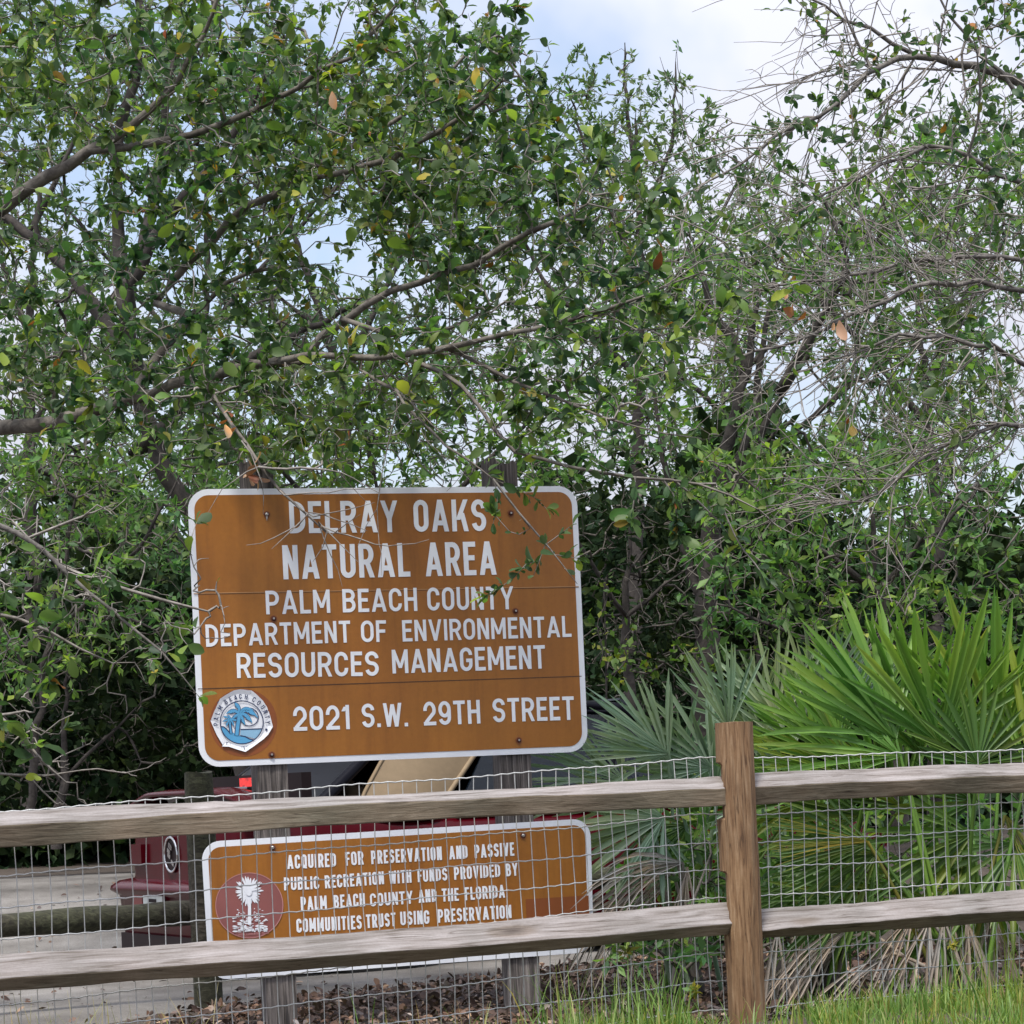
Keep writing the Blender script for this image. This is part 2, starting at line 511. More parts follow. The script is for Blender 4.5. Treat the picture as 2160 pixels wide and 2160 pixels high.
def rings(pts, rad, sides):
    n = len(pts)
    t = np.gradient(pts, axis=0)
    t /= np.linalg.norm(t, axis=1, keepdims=True) + 1e-9
    ref = np.array((0.0, 0, 1.0)) if abs(t[0][2]) < 0.9 else np.array((1.0, 0, 0))
    a = np.cross(t, ref)
    a /= np.linalg.norm(a, axis=1, keepdims=True) + 1e-9
    b = np.cross(t, a)
    th = np.linspace(0, 2 * math.pi, sides, endpoint=False)
    return pts[:, None, :] + rad[:, None, None] * (np.cos(th)[None, :, None] * a[:, None, :] + np.sin(th)[None, :, None] * b[:, None, :])


def thing(name, label, cat, loc=(0, 0, 0), group=None):
    o = bpy.data.objects.new(name, None)
    col.objects.link(o)
    o.location = loc
    o.empty_display_size = 0.1
    o['label'] = label
    o['category'] = cat
    if group:
        o['group'] = group
    bpy.context.view_layer.update()
    return o


def tag(o, label, cat, kind=None, group=None):
    o['label'] = label
    o['category'] = cat
    if kind:
        o['kind'] = kind
    if group:
        o['group'] = group
    return o


def rebase(root, loc):
    """put an Empty at loc and keep its mesh children, built in world space, where they are"""
    root.location = loc
    d = -Vector(loc)
    for ch in root.children:
        ch.location = ch.location + d


def unit(v):
    return v / (np.linalg.norm(v, axis=-1, keepdims=True) + 1e-9)


# ------------------------------------------------------------------ ground
def ground_z(x, y):
    """berm along the fence, a shallow dip behind it"""
    s = np.clip((y - (9.55 + 0.53 * (x - 0.858))) / 1.1, 0, 1)
    left = np.clip((-x + 0.2) / 1.4, 0, 1) * np.clip(1 - np.abs(y - (9.3 + .53 * (x - .858))) / 3.0, 0, 1)
    f = np.clip((y - 15.5) / 5.0, 0, 1)
    fl = np.clip((12.5 - y) / 1.5, 0, 1)
    return -0.11 * s * s * (3 - 2 * s) - 0.05 * left + 0.012 * np.sin(x * 3.1 + y * 1.7) * np.sin(y * 2.3 - x) * fl + 0.42 * f * f * (3 - 2 * f)


gx = np.concatenate([np.linspace(-400, -12, 12), np.linspace(-10, 10, 90), np.linspace(12, 400, 12)])
gy = np.concatenate([np.linspace(-60, 2, 6), np.linspace(3, 22, 100), np.linspace(24, 900, 14)])
GX, GY = np.meshgrid(gx, gy)
GP = np.stack([GX, GY, ground_z(GX, GY)], -1)
idx = np.arange(GX.size).reshape(GX.shape)
Q = np.stack([idx[:-1, :-1], idx[:-1, 1:], idx[1:, 1:], idx[1:, :-1]], -1).reshape(-1, 4)
o = fast_mesh('ground', GP.reshape(-1, 3), Q, 'ground', smooth=True)
o['kind'] = 'structure'

# driveway: pale, worn surface running left behind the sign, its near edge ragged
near = [(-9, 10.4), (-3.6, 11.2), (-2.4, 11.7), (-1.95, 12.1), (-1.3, 12.9), (-0.4, 13.5), (.5, 14.6), (1.2, 16.5), (6, 18)]
far = [(-9, 21.5), (-3.6, 21.0), (-1.95, 20.6), (0.5, 20.2), (6, 20.2)]
db = MB()
n = 90
tt = np.linspace(0, 1, n)
xs = -9 + 10.2 * tt
yn = np.interp(xs, [p[0] for p in near], [p[1] for p in near]) + 0.07 * np.sin(xs * 7) + 0.05 * np.sin(xs * 17 + 1)
yf = np.interp(xs, [p[0] for p in far], [p[1] for p in far]) + 0.1 * np.sin(xs * 3)
rows = []
for k in np.linspace(0, 1, 24):
    yy = yn + (yf - yn) * k
    zz = ground_z(xs, yy) + 0.03
    if k == 0:
        zz = zz - 0.045
    rows.append(np.stack([xs, yy, zz], -1))
db.grid(np.array(rows))
o = db.build('driveway', 'drive', smooth=True)
o['kind'] = 'structure'


# ------------------------------------------------------------------ split rail fence with wire mesh
def fence_y(x):
    return 9.8 + 0.53 * (x - 0.858)


FD = unit(np.array((1, 0.53, 0)))               # along the fence, to the right
FN = np.array((FD[1], -FD[0], 0))               # towards the camera
PX = 0.858
fence = thing('split_rail_fence', 'weathered two-rail timber fence lined with wire mesh in front of the brown signs', 'fence')

pm = MB()
nr, nz = 56, 130
zz = np.linspace(-0.35, 1.14, nz)
th = np.linspace(0, 2 * math.pi, nr, endpoint=False)
P = np.zeros((nz, nr, 3))
for i, z in enumerate(zz):
    for j, a in enumerate(th):
        r = 0.0705 + 0.0025 * math.sin(3 * a + z * 4) + 0.0016 * math.sin(11 * a + 6 * z) + 0.004 * math.exp(-((z - 0.62) / 0.3) ** 2)
        r += 0.006 * max(0, math.cos(a + 1.4)) * math.exp(-((z - 0.78) / 0.06) ** 2)   # knot bulge
        ca = math.cos(a)
        for lo, hi in ((0.775, 0.985), (0.335, 0.565)):
            if lo < z < hi and ca < -0.3 and math.sin(a) < 0.12:
                r = min(r, 0.057)
        P[i, j] = np.array((PX, fence_y(PX), z)) + r * (ca * FD + math.sin(a) * FN)
pm.grid(P, closed_v=True)
top = P[-1]
c = top.mean(0) + (0, 0, 0.003)
for j in range(nr):
    pm.poly([c, top[j], top[(j + 1) % nr]])
pm.build('post', 'post_wood', fence, smooth=False)


def rail(x0, x1, ztop0, ztop1, sec, seed, twist=0.0, flare0=0.0):
    """sec: section outline [(towards camera, down from the top)], swept along the fence"""
    rs = np.random.default_rng(seed)
    n = 70
    sec = np.array(sec)
    m_ = len(sec)
    ph = rs.uniform(0, 6, (m_, 4))
    xs_ = np.linspace(x0, x1, n)
    P = np.zeros((n, m_, 3))
    for i, x in enumerate(xs_):
        u = i / (n - 1)
        zt = ztop0 + (ztop1 - ztop0) * u
        fl = math.exp(-((x - x0) / 0.25) ** 2) * flare0
        for k in range(m_):
            dx = 0.005 * math.sin(x * 3 + ph[k, 0]) + 0.002 * math.sin(x * 13 + ph[k, 1]) + rs.normal(0, 0.0007)
            dz = 0.006 * math.sin(x * 2.2 + ph[k, 2]) + 0.002 * math.sin(x * 11 + ph[k, 3]) + rs.normal(0, 0.0008)
            a, b = sec[k]
            b = b * (1 + fl)
            a += twist * (u - 0.5) * (b - 0.05)
            P[i, k] = np.array((x, fence_y(x), zt - b + dz)) + FN * (a + dx) * 1.0
    b_ = MB()
    # local frame: X along the fence, so the grain follows
    R = np.array([FD, -FN, (0, 0, 1)])
    org = np.array((x0, fence_y(x0), ztop0))
    L = (P - org) @ R.T
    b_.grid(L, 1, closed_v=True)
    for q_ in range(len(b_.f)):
        if q_ % m_ == 0:  # upper face paler: weathered grey plus painted skylight; the rest browner sawn wood
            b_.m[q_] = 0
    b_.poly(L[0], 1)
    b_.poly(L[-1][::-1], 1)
    o_ = b_.build('rail', ['rail_grey_lit', 'rail_sawn'], fence)
    mw = Matrix.Identity(4)
    for i in range(3):
        mw[i][0], mw[i][1], mw[i][2], mw[i][3] = FD[i], -FN[i], (0, 0, 1)[i], org[i]
    o_.matrix_local = mw
    bv = o_.modifiers.new('bevel', 'BEVEL')
    bv.width = 0.005
    bv.segments = 2
    bv.limit_method = 'ANGLE'
    bv.angle_limit = math.radians(35)
    return o_


SEC_TOP = [(-0.04, 0.0), (0.022, 0.040), (0.018, 0.110), (-0.055, 0.100)]
SEC_LOW = [(-0.045, 0.0), (0.035, 0.078), (0.0, 0.122), (-0.065, 0.105)]
SEC_TR = [(-0.045, 0.0), (0.03, 0.05), (0.014, 0.122), (-0.055, 0.115)]
SEC_LR = [(-0.05, 0.0), (0.035, 0.085), (-0.02, 0.122), (-0.07, 0.105)]
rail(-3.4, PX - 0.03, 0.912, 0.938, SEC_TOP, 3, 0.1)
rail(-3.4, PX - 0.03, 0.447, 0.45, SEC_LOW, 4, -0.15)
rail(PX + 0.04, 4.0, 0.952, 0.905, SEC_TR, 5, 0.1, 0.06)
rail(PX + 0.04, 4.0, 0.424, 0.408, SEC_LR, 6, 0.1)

# wire mesh on the far side of the rails
wb = MB()
MZ0, DZ, DX = 1.0, 0.1075, 0.0510


def mesh_top(x):
    return np.interp(x, [-3.5, -1.7, -0.9, 0.2, 0.75, 0.95, 2.2, 4], [0.925, 0.925, 0.95, 0.985, 1.01, 1.0, 0.99, 0.99])


xs_ = np.arange(-2.6, 3.4, DX)
rs = np.random.default_rng(11)
wob = rs.normal(0, 0.0012, (len(xs_), 12))
woz = np.cumsum(rs.normal(0, 0.0012, (len(xs_), 12)), 0) * 0.35
NR = 11
node = np.zeros((len(xs_), NR, 3))
for i, x in enumerate(xs_):
    for k in range(NR):
        z = mesh_top(x) - DZ * k * (1.0 if k else 0) + woz[i, k] * 0.5 + (0.003 * math.sin(x * 9 + k))
        node[i, k] = np.array((x + wob[i, k], fence_y(x + wob[i, k]), z)) - FN * (0.085 + 0.006 * math.sin(x * 2.3 + k * 0.9))
WR = 0.0021
for i in range(len(xs_)):
    wb.tube(node[i], WR * 0.9, 5, caps=False)
for k in range(NR):
    pts = []
    for i in range(len(xs_) - 1):
        a, b = node[i, k], node[i + 1, k]
        pts += [a + (0, 0, 0.0012), a * 0.5 + b * 0.5 - (0, 0, 0.0022)]
    pts = np.array(pts)
    wb.tube(pts, WR * (1.15 if k else 1.3), 5, caps=False)
    for i in range(len(xs_)):
        q = node[i, k]
        wb.tube([q - FD * 0.0045, q, q + FD * 0.0045], [0.0015, 0.0042, 0.0015], 6, caps=False)
wb.build('wire_mesh', 'wire', fence, smooth=True)
rebase(fence, (PX, fence_y(PX), 0.0))

# ------------------------------------------------------------------ stroke lettering (monoline road-sign capitals)
def arc(cx, cy, rx, ry, a0, a1, n=10):
    return [(cx + rx * math.cos(math.radians(a0 + (a1 - a0) * i / n)), cy + ry * math.sin(math.radians(a0 + (a1 - a0) * i / n))) for i in range(n + 1)]


WID = dict(M=.72, W=.84, I=.0, A=.66, V=.64, Y=.64, T=.54, E=.48, F=.46, L=.46, K=.64)
WID['1'] = .30
WID['.'] = .0


def glyph(ch, k=1.0, t=0.17):
    """(width, strokes): stroke = ('p', points, closed) centre line, or ('d', x0, y0, x1, y1, h) slanted bar with level ends"""
    w = WID.get(ch, .57) * k
    w = max(w, t)
    a = t / 2
    L, R, B, T = a, w - a, a, 1 - a
    c, rx = w / 2, (w - t) / 2
    ry = min(rx * 1.15, .36)
    h = t * 1.0
    S = []

    def p(*pts, closed=False):
        S.append(('p', list(pts), closed))

    def d(x0, y0, x1, y1, hh=h):
        S.append(('d', x0, y0, x1, y1, hh))
    bowl = lambda z0, z1, R_=R: [(L + a, z1), (R_ - min((z1 - z0) / 2, rx), z1)] + arc(R_ - min((z1 - z0) / 2, rx), (z0 + z1) / 2, min((z1 - z0) / 2, rx), (z1 - z0) / 2, 90, -90, 10) + [(L + a, z0)]
    if ch == 'A':
        d(h / 2, 0, c, 1); d(w - h / 2, 0, c, 1); p((w * .24, .27), (w * .76, .27))
    elif ch == 'B':
        p((L, 0), (L, 1)); p(*bowl(.53, T, R - .02)); p(*bowl(B, .53))
    elif ch == 'C':
        p((R, .66), *arc(c, T - ry, rx, ry, 0, 180), *arc(c, B + ry, rx, ry, 180, 360), (R, .34))
    elif ch == 'D':
        r = min(rx * 1.5, .36)
        p((L, 0), (L, 1)); p((L + a, T), (R - r, T), *arc(R - r, T - r, r, r, 90, 0, 6), *arc(R - r, B + r, r, r, 0, -90, 6), (L + a, B))
    elif ch == 'E':
        p((L, 0), (L, 1)); p((L + a, T), (w, T)); p((L + a, .52), (w * .9, .52)); p((L + a, B), (w, B))
    elif ch == 'F':
        p((L, 0), (L, 1)); p((L + a, T), (w, T)); p((L + a, .50), (w * .9, .50))
    elif ch == 'G':
        p((R, .68), *arc(c, T - ry, rx, ry, 0, 180), *arc(c, B + ry, rx, ry, 180, 360), (R, .5)); p((c, .45), (w, .45))
    elif ch == 'H':
        p((L, 0), (L, 1)); p((R, 0), (R, 1)); p((L + a, .52), (R - a, .52))
    elif ch in 'I':
        p((w / 2, 0), (w / 2, 1))
    elif ch == 'K':
        p((L, 0), (L, 1)); d(L + a * 1.6, .36, w - h / 2, 1); d(w - h / 2, 0, L + a * 3.3, .58)
    elif ch == 'L':
        p((L, 0), (L, 1)); p((L + a, B), (w, B))
    elif ch == 'M':
        p((L, 0), (L, 1)); p((R, 0), (R, 1)); d(L, 1, c, .22, h * .9); d(R, 1, c, .22, h * .9)
    elif ch == 'N':
        p((L, 0), (L, 1)); p((R, 0), (R, 1)); d(L + .01, 1, R - .01, 0)
    elif ch in 'O0Q':
        p(*arc(c, T - ry, rx, ry, 0, 180), *arc(c, B + ry, rx, ry, 180, 360), closed=True)
        if ch == 'Q':
            d(c + .03, .26, w - a * .8, -.02)
    elif ch == 'P':
        p((L, 0), (L, 1)); p(*bowl(.44, T))
    elif ch == 'R':
        p((L, 0), (L, 1)); p(*bowl(.46, T)); d(c + .02, .46, w - h / 2 + .01, 0)
    elif ch == 'S':
        ru = (T - .515) / 2
        rl = (.515 - B) / 2
        p((R, T - ru - .0), *arc(c, T - ru, rx, ru, 12, 270, 16), *arc(c, B + rl, rx, rl, 90, -168, 16))
    elif ch == 'T':
        p((0, T), (w, T)); p((c, 0), (c, T - a))
    elif ch == 'U':
        p((L, 1), *arc(c, B + ry, rx, ry, 180, 360), (R, 1))
    elif ch == 'V':
        d(h / 2, 1, c, 0); d(w - h / 2, 1, c, 0)
    elif ch == 'W':
        d(h / 2, 1, w * .29, 0); d(c, .95, w * .29, 0); d(c, .95, w * .71, 0); d(w - h / 2, 1, w * .71, 0)
    elif ch == 'Y':
        d(h / 2, 1, c, .42); d(w - h / 2, 1, c, .42); p((c, 0), (c, .5))
    elif ch == '1':
        p((R, 0), (R, 1)); d(L * .6, .74, R - a, .93, h)
    elif ch == '2':
        ru = .28
        p((L, T - ru - .03), *arc(c, T - ru, rx, ru, 180, -25, 14), (L + a * .3, B + .05), closed=False); p((0, B), (w, B))
    elif ch == '9':
        ru = .27
        p(*arc(c, T - ru, rx, ru, 0, 360, 20)[:-1], closed=True); p((R, T - ru), *arc(c, B + ry, rx, ry, 0, -165, 10))
    elif ch == '.':
        p((w / 2, 0), (w / 2, t))
    return w, S


def ribbon(pts, t, closed):
    P = np.array(pts, float)
    keep = [0] + [i for i in range(1, len(P)) if np.linalg.norm(P[i] - P[i - 1]) > 1e-5]
    P = P[keep]
    if closed and np.linalg.norm(P[0] - P[-1]) < 1e-5:
        P = P[:-1]
    n = len(P)
    nx = np.roll(P, -1, 0) - P
    pv = P - np.roll(P, 1, 0)
    if not closed:
        nx[-1] = pv[-1]
        pv[0] = nx[0]
    a, b = unit(pv), unit(nx)
    na = np.stack([-a[:, 1], a[:, 0]], 1)
    nb = np.stack([-b[:, 1], b[:, 0]], 1)
    mi = unit(na + nb)
    ln = (t / 2) / np.clip((mi * na).sum(1), .5, 1)
    return P + mi * ln[:, None], P - mi * ln[:, None]


def word_shapes(text, H, Wtot, t=0.17, gap=0.115):
    """polygons (x, y, layer) of a word fitted to width Wtot at height H"""
    lo, hi = 0.2, 3.0
    n = len(text)

    def total(k):
        return sum(glyph(c, k, t)[0] for c in text) + gap * (n - 1) * (0.5 + 0.5 * k)
    for _ in range(40):
        mid = (lo + hi) / 2
        if total(mid) * H < Wtot:
            lo = mid
        else:
            hi = mid
    k = lo
    x, res = 0.0, []
    for ch in text:
        w_, S = glyph(ch, k, t)
        for li, s_ in enumerate(S):
            if s_[0] == 'd':
                _, x0, y0, x1, y1, hh = s_
                pl = [(x0 - hh / 2, y0), (x0 + hh / 2, y0), (x1 + hh / 2, y1), (x1 - hh / 2, y1)]
                res.append(([((x + a) * H, b * H) for a, b in pl], li))
            else:
                A, Bq = ribbon(s_[1], t, s_[2])
                m_ = len(A)
                for i in range(m_ if s_[2] else m_ - 1):
                    j = (i + 1) % m_
                    res.append(([((x + q[0]) * H, q[1] * H) for q in (A[i], A[j], Bq[j], Bq[i])], li))
        x += w_ + gap * (0.5 + 0.5 * k)
    return res


# ------------------------------------------------------------------ the park sign
SL = np.array((-1.40, 11.25, 0.0))
SR = np.array((0.323, 11.775, 0.0))
SU = unit(SR - SL)
SN = np.array((SU[1], -SU[0], 0.0))          # towards the camera
SZ = np.array((0, 0, 1.0))


def uv(px, py):
    r = ray(px, py)
    k = ((SL - CAM) @ SN) / (r @ SN)
    p = CAM + r * k - SL
    return np.array((p @ SU, p[2]))


def S3(u, v, h=0.0):
    return SL + SU * u + SZ * v + SN * h


sign = thing('park_sign', 'brown and white natural area sign of two boards on grey timber posts behind the fence', 'sign')


def rounded(quad, inset, rad, n=8):
    """quad TL TR BR BL in uv; rounded outline inset by a border"""
    TL, TR, BR, BL = [np.array(q) for q in quad]
    W_ = (np.linalg.norm(TR - TL) + np.linalg.norm(BR - BL)) / 2
    H_ = (np.linalg.norm(TL - BL) + np.linalg.norm(TR - BR)) / 2
    loc = []
    r = max(rad - inset, 0.004)
    for cx, cy, a0 in ((W_ - inset - r, H_ - inset - r, 0), (inset + r, H_ - inset - r, 90), (inset + r, inset + r, 180), (W_ - inset - r, inset + r, 270)):
        loc += arc(cx, cy, r, r, a0, a0 + 90, n)
    res = []
    for x, y in loc:
        s_, t_ = x / W_, y / H_
        res.append(BL * (1 - s_) * (1 - t_) + BR * s_ * (1 - t_) + TL * (1 - s_) * t_ + TR * s_ * t_)
    return res


def board(name, quad, rad, border):
    out_ = rounded(quad, 0, rad)
    b_ = MB()
    f_ = [S3(q[0], q[1], 0.0) for q in out_]
    k_ = [S3(q[0], q[1], -0.004) for q in out_]
    b_.poly(f_)
    b_.poly(k_[::-1])
    for i in range(len(f_)):
        j = (i + 1) % len(f_)
        b_.poly([f_[j], f_[i], k_[i], k_[j]])
    root = b_.build(name, 'sign_white', sign)
    inn = rounded(quad, border, rad)
    b_ = MB()
    b_.poly([S3(q[0], q[1], 0.002) for q in inn])
    b_.build('brown_panel', 'brown', root)
    return root


def zm(z, x, y):
    """zoomed-view coordinates to photo pixels; z = (x0, y0, scale)"""
    return z[0] + x * z[2], z[1] + y * z[2]


Z1 = (380, 1000, 880 / 1932)
Z3 = (400, 1700, 880 / 1932)


def letters(parent, z, rows, t):
    b_ = MB()
    for text, x0, x1, y0, y1, h in rows:
        a = uv(*zm(z, x0, y0))
        c_ = uv(*zm(z, x1, y1))
        topu = uv(*zm(z, x0, y0 - h))
        H = np.linalg.norm(topu - a)
        e = unit(c_ - a)
        n_ = np.array((-e[1], e[0]))
        for pl, li in word_shapes(text, H, np.linalg.norm(c_ - a), t):
            q = [a + e * x + n_ * y for x, y in pl]
            b_.poly([S3(p[0], p[1], 0.0042 + 0.00015 * li) for p in q])
    return b_.build('lettering', 'letter_white', parent)


quadU = [uv(395, 1032), uv(1216, 1025), uv(1241, 1585), uv(421, 1619)]
quadL = [uv(424, 1776), uv(1245, 1726), uv(1253, 2008), uv(442, 2068)]
bu = board('main_board', quadU, 0.092, 0.027)
letters(bu, Z1, [
    ('DELRAY', 508, 1010, 275, 269, 148), ('OAKS', 1083, 1418, 268, 264, 148),
    ('NATURAL', 478, 1066, 488, 475, 158), ('AREA', 1137, 1465, 474, 466, 156),
    ('PALM', 398, 695, 650, 643, 109), ('BEACH', 753, 1098, 641, 634, 108), ('COUNTY', 1145, 1545, 633, 626, 107),
    ('DEPARTMENT', 120, 790, 800, 780, 103), ('OF', 838, 955, 779, 777, 100), ('ENVIRONMENTAL', 1030, 1812, 776, 754, 99),
    ('RESOURCES', 263, 920, 945, 934, 115), ('MANAGEMENT', 983, 1692, 924, 900, 110),
    ('2021', 525, 785, 1190, 1181, 113), ('S.W.', 842, 1055, 1174, 1168, 110), ('29TH', 1128, 1390, 1165, 1155, 110),
    ('STREET', 1448, 1825, 1150, 1138, 110)], 0.152)
bl = board('lower_board', quadL, 0.085, 0.027)
letters(bl, Z3, [
    ('ACQUIRED', 452, 678, 292, 281, 64), ('FOR', 722, 806, 277, 271, 63), ('PRESERVATION', 841, 1168, 270, 250, 63),
    ('AND', 1202, 1287, 248, 243, 62), ('PASSIVE', 1320, 1503, 242, 230, 62),
    ('PUBLIC', 437, 600, 391, 384, 60), ('RECREATION', 627, 900, 382, 362, 60), ('WITH', 924, 1027, 361, 355, 60),
    ('FUNDS', 1056, 1193, 353, 345, 59), ('PROVIDED', 1225, 1438, 342, 328, 59), ('BY', 1465, 1520, 326, 322, 59),
    ('PALM', 515, 635, 483, 476, 62), ('BEACH', 668, 812, 474, 464, 61), ('COUNTY', 836, 1034, 466, 452, 60), ('AND', 1060, 1144, 449, 443, 60),
    ('THE', 1168, 1246, 443, 439, 60), ('FLORIDA', 1275, 1460, 437, 424, 60),
    ('COMMUNITIES', 495, 797, 587, 569, 64), ('TRUST', 818, 955, 566, 556, 63), ('USING', 976, 1110, 553, 545, 63),
    ('PRESERVATION', 1150, 1490, 541, 519, 62)], 0.16)

# seams between the big board's three sheets; shade painted below the pale one
b_ = MB()
for (xa, ya, xb, yb, hw, mi) in ((62, 553, 1845, 521, 0.0016, 1), (62, 557, 1845, 525, 0.001, 0), (82, 995, 1858, 936, 0.0017, 0)):
    p0, p1 = uv(*zm(Z1, xa, ya)), uv(*zm(Z1, xb, yb))
    b_.poly([S3(p0[0], p0[1] - hw, .0032), S3(p1[0], p1[1] - hw, .0032), S3(p1[0], p1[1] + hw, .0032), S3(p0[0], p0[1] + hw, .0032)], mi)
b_.build('seam', ['joint_and_shade', 'joint_pale'], bu)
b_ = MB()
q = [uv(*zm(Z3, *p)) for p in ((1555, 432), (1846, 414), (1856, 640), (1565, 660))]
b_.poly([S3(p[0], p[1], .0035) for p in q])
b_.build('repainted_patch', 'brown_patch', bl)


def bolt(parent, p, dark, streak=False):
    c = uv(*p)
    hal = MB()
    ang = np.linspace(0, 2 * math.pi, 18, endpoint=False)
    hal.poly([S3(c[0] + .0155 * math.cos(a) * (1 + .15 * math.sin(3 * a)), c[1] + .0165 * math.sin(a) - .001, .0049) for a in ang], 1)
    hal.poly([S3(c[0] + .0115 * math.cos(a), c[1] + .0115 * math.sin(a), .0058) for a in ang], 0)
    for r0, r1, h0, h1 in ((.008, .0075, .0058, .0095), (.0075, .004, .0095, .0125)):
        hal.grid(np.array([[S3(c[0] + r * math.cos(a), c[1] + r * math.sin(a), h) for a in ang] for r, h in ((r0, h0), (r1, h1))]), 0 if dark else 2, closed_v=True)
    hal.poly([S3(c[0] + .0045 * math.cos(a), c[1] + .0045 * math.sin(a) + (.001 if dark else 0), .0127) for a in ang], 2)
    if streak:
        hal.poly([S3(c[0] - .005, c[1] - .008, .0062), S3(c[0] + .004, c[1] - .008, .0062), S3(c[0] - .001, c[1] - .03, .0062)], 2)
    hal.build('bolt', ['rust', 'rust_halo', 'bolt_metal'], parent)


for p, dk, st in (((400, 187), 0, 1), ((1530, 182), 1, 0), ((432, 670), 1, 0), ((1552, 635), 1, 0), ((423, 1300), 1, 0), ((1567, 1233), 1, 0)):
    bolt(bu, zm(Z1, *p), dk, st)
for p, dk in (((383, 193), 0), ((1543, 137), 0)):
    bolt(bl, zm(Z3, *p), dk)

# county seal: a curling white sticker
ZS = (420, 1420, 200 / 1932)
seal = MB()
outl = [(700, 352), (830, 330), (960, 345), (1060, 355), (1140, 415), (1290, 560), (1375, 690), (1395, 745), (1385, 765), (1412, 778), (1460, 950), (1495, 1090),
        (1400, 1250), (1310, 1340), (1120, 1480), (935, 1605), (780, 1560), (600, 1498), (455, 1492), (475, 1465), (350, 1260), (225, 975), (290, 800), (420, 520), (560, 430)]


def sp(p, h):
    q_ = uv(*zm(ZS, *p))
    return S3(q_[0], q_[1], h)


def sp_poly(pts, h, mi):
    seal.poly([sp(p, h) for p in pts], mi)


cen = (860, 980)
for i in range(len(outl)):
    a, b2 = outl[i], outl[(i + 1) % len(outl)]
    i1 = [(cen[0] + (p[0] - cen[0]) * .86, cen[1] + (p[1] - cen[1]) * .86) for p in (a, b2)]
    seal.poly([sp(cen, .0045), sp(i1[0], .0045), sp(i1[1], .0045)], 0)
    seal.poly([sp(i1[0], .0045), sp(a, .010), sp(b2, .010), sp(i1[1], .0045)], 0)
# faded ring the sticker once covered
seal.poly([sp((900 + 690 * math.cos(a), 1010 + 690 * math.sin(a)), .0027) for a in np.linspace(0, 2 * math.pi, 40, endpoint=False)], 5)


def ring(c_, r, wd, h, mi, a0=0, a1=360, n=48):
    g_ = np.array([[sp((c_[0] + rr * math.cos(math.radians(a)), c_[1] - rr * math.sin(math.radians(a))), h) for a in np.linspace(a0, a1, n)] for rr in (r - wd, r + wd)])
    seal.grid(g_, mi)


def blob(pts, h, mi, grow_=0):
    c_ = np.mean(pts, 0)
    sp_poly([tuple(c_ + (np.array(p) - c_) * (1 + grow_)) for p in pts], h, mi)


SCN = (860, 1003)
inside = lambda a: (SCN[0] + 428 * math.cos(math.radians(a)), SCN[1] - 428 * math.sin(math.radians(a)))
# water, then land
sp_poly([(840, 1150)] + [(1262, 1135)] + [inside(a) for a in range(-18, -58, -8)] + [(960, 1290), (835, 1275)], .0062, 2)
sp_poly([(450, 1090), (500, 1095), (560, 1145), (620, 1215), (660, 1190), (740, 1250), (830, 1275), (930, 1290), (1020, 1340), (1105, 1358)] + [inside(a) for a in range(-60, -168, -9)], .0066, 1)


def line(pts, wd, h, mi=3):
    A, Bq = ribbon([(p[0], -p[1]) for p in pts], wd, False)
    for i in range(len(A) - 1):
        sp_poly([(A[i][0], -A[i][1]), (A[i + 1][0], -A[i + 1][1]), (Bq[i + 1][0], -Bq[i + 1][1]), (Bq[i][0], -Bq[i][1])], h, mi)


line([(838, 1148), (1268, 1132)], 22, .0070)
line([(828, 1272), (930, 1290), (1020, 1338), (1110, 1358)], 22, .0074)
line([(448, 1088), (500, 1095), (560, 1145), (625, 1220)], 20, .0074)
ring((1020, 895), 180, 10, .0070, 3)


def frond2(base, ctrl, tip, wd, h):
    """a curved blue palm leaf with a toothed lower edge and dark outline"""
    for wdk, hk, mk in ((1.0, h, 3), (0.72, h + .0004, 1)):
        up_, dn_ = [], []
        for s_ in np.linspace(0, 1, 15):
            x = (1 - s_) ** 2 * base[0] + 2 * s_ * (1 - s_) * ctrl[0] + s_ * s_ * tip[0]
            y = (1 - s_) ** 2 * base[1] + 2 * s_ * (1 - s_) * ctrl[1] + s_ * s_ * tip[1]
            dx = 2 * (1 - s_) * (ctrl[0] - base[0]) + 2 * s_ * (tip[0] - ctrl[0])
            dy = 2 * (1 - s_) * (ctrl[1] - base[1]) + 2 * s_ * (tip[1] - ctrl[1])
            l_ = math.hypot(dx, dy)
            nx_, ny_ = -dy / l_, dx / l_
            ww = wd * wdk * math.sin(math.pi * (0.12 + 0.85 * s_)) ** .7
            tooth = (0.62 + 0.5 * (int(s_ * 14) % 2)) if s_ > .25 else .7
            sg = 1 if ny_ > 0 else -1
            up_.append((x - sg * nx_ * ww * .6, y - sg * ny_ * ww * .6))
            dn_.append((x + sg * nx_ * ww * tooth, y + sg * ny_ * ww * tooth))
        for i in range(14):
            sp_poly([up_[i], up_[i + 1], dn_[i + 1], dn_[i]], hk, mk)


hh_ = .0078
for j, (ct, tp, wd) in enumerate([((820, 640), (700, 600), 62), ((690, 700), (550, 830), 66), ((980, 640), (1190, 910), 76), ((960, 800), (1070, 1010), 66),
                                  ((720, 860), (640, 960), 56), ((880, 900), (925, 1060), 52), ((900, 640), (1100, 760), 50)]):
    frond2((820, 830), ct, tp, wd, hh_ + j * .0001)
for j, (ct, tp) in enumerate([((560, 870), (480, 890)), ((540, 940), (470, 990)), ((560, 1000), (540, 1090)), ((680, 900), (740, 890)), ((690, 980), (700, 1090)), ((640, 880), (560, 860)),
                              ((700, 940), (770, 960))]):
    frond2((620, 960), ct, tp, 32, hh_ + .001 + j * .0001)
for pts, wd in (([(815, 850), (790, 1000), (775, 1120), (760, 1270)], 74), ([(620, 980), (625, 1080), (645, 1230)], 40)):
    line(pts, wd + 28, .0080)
    line(pts, wd - 6, .0084, 1)
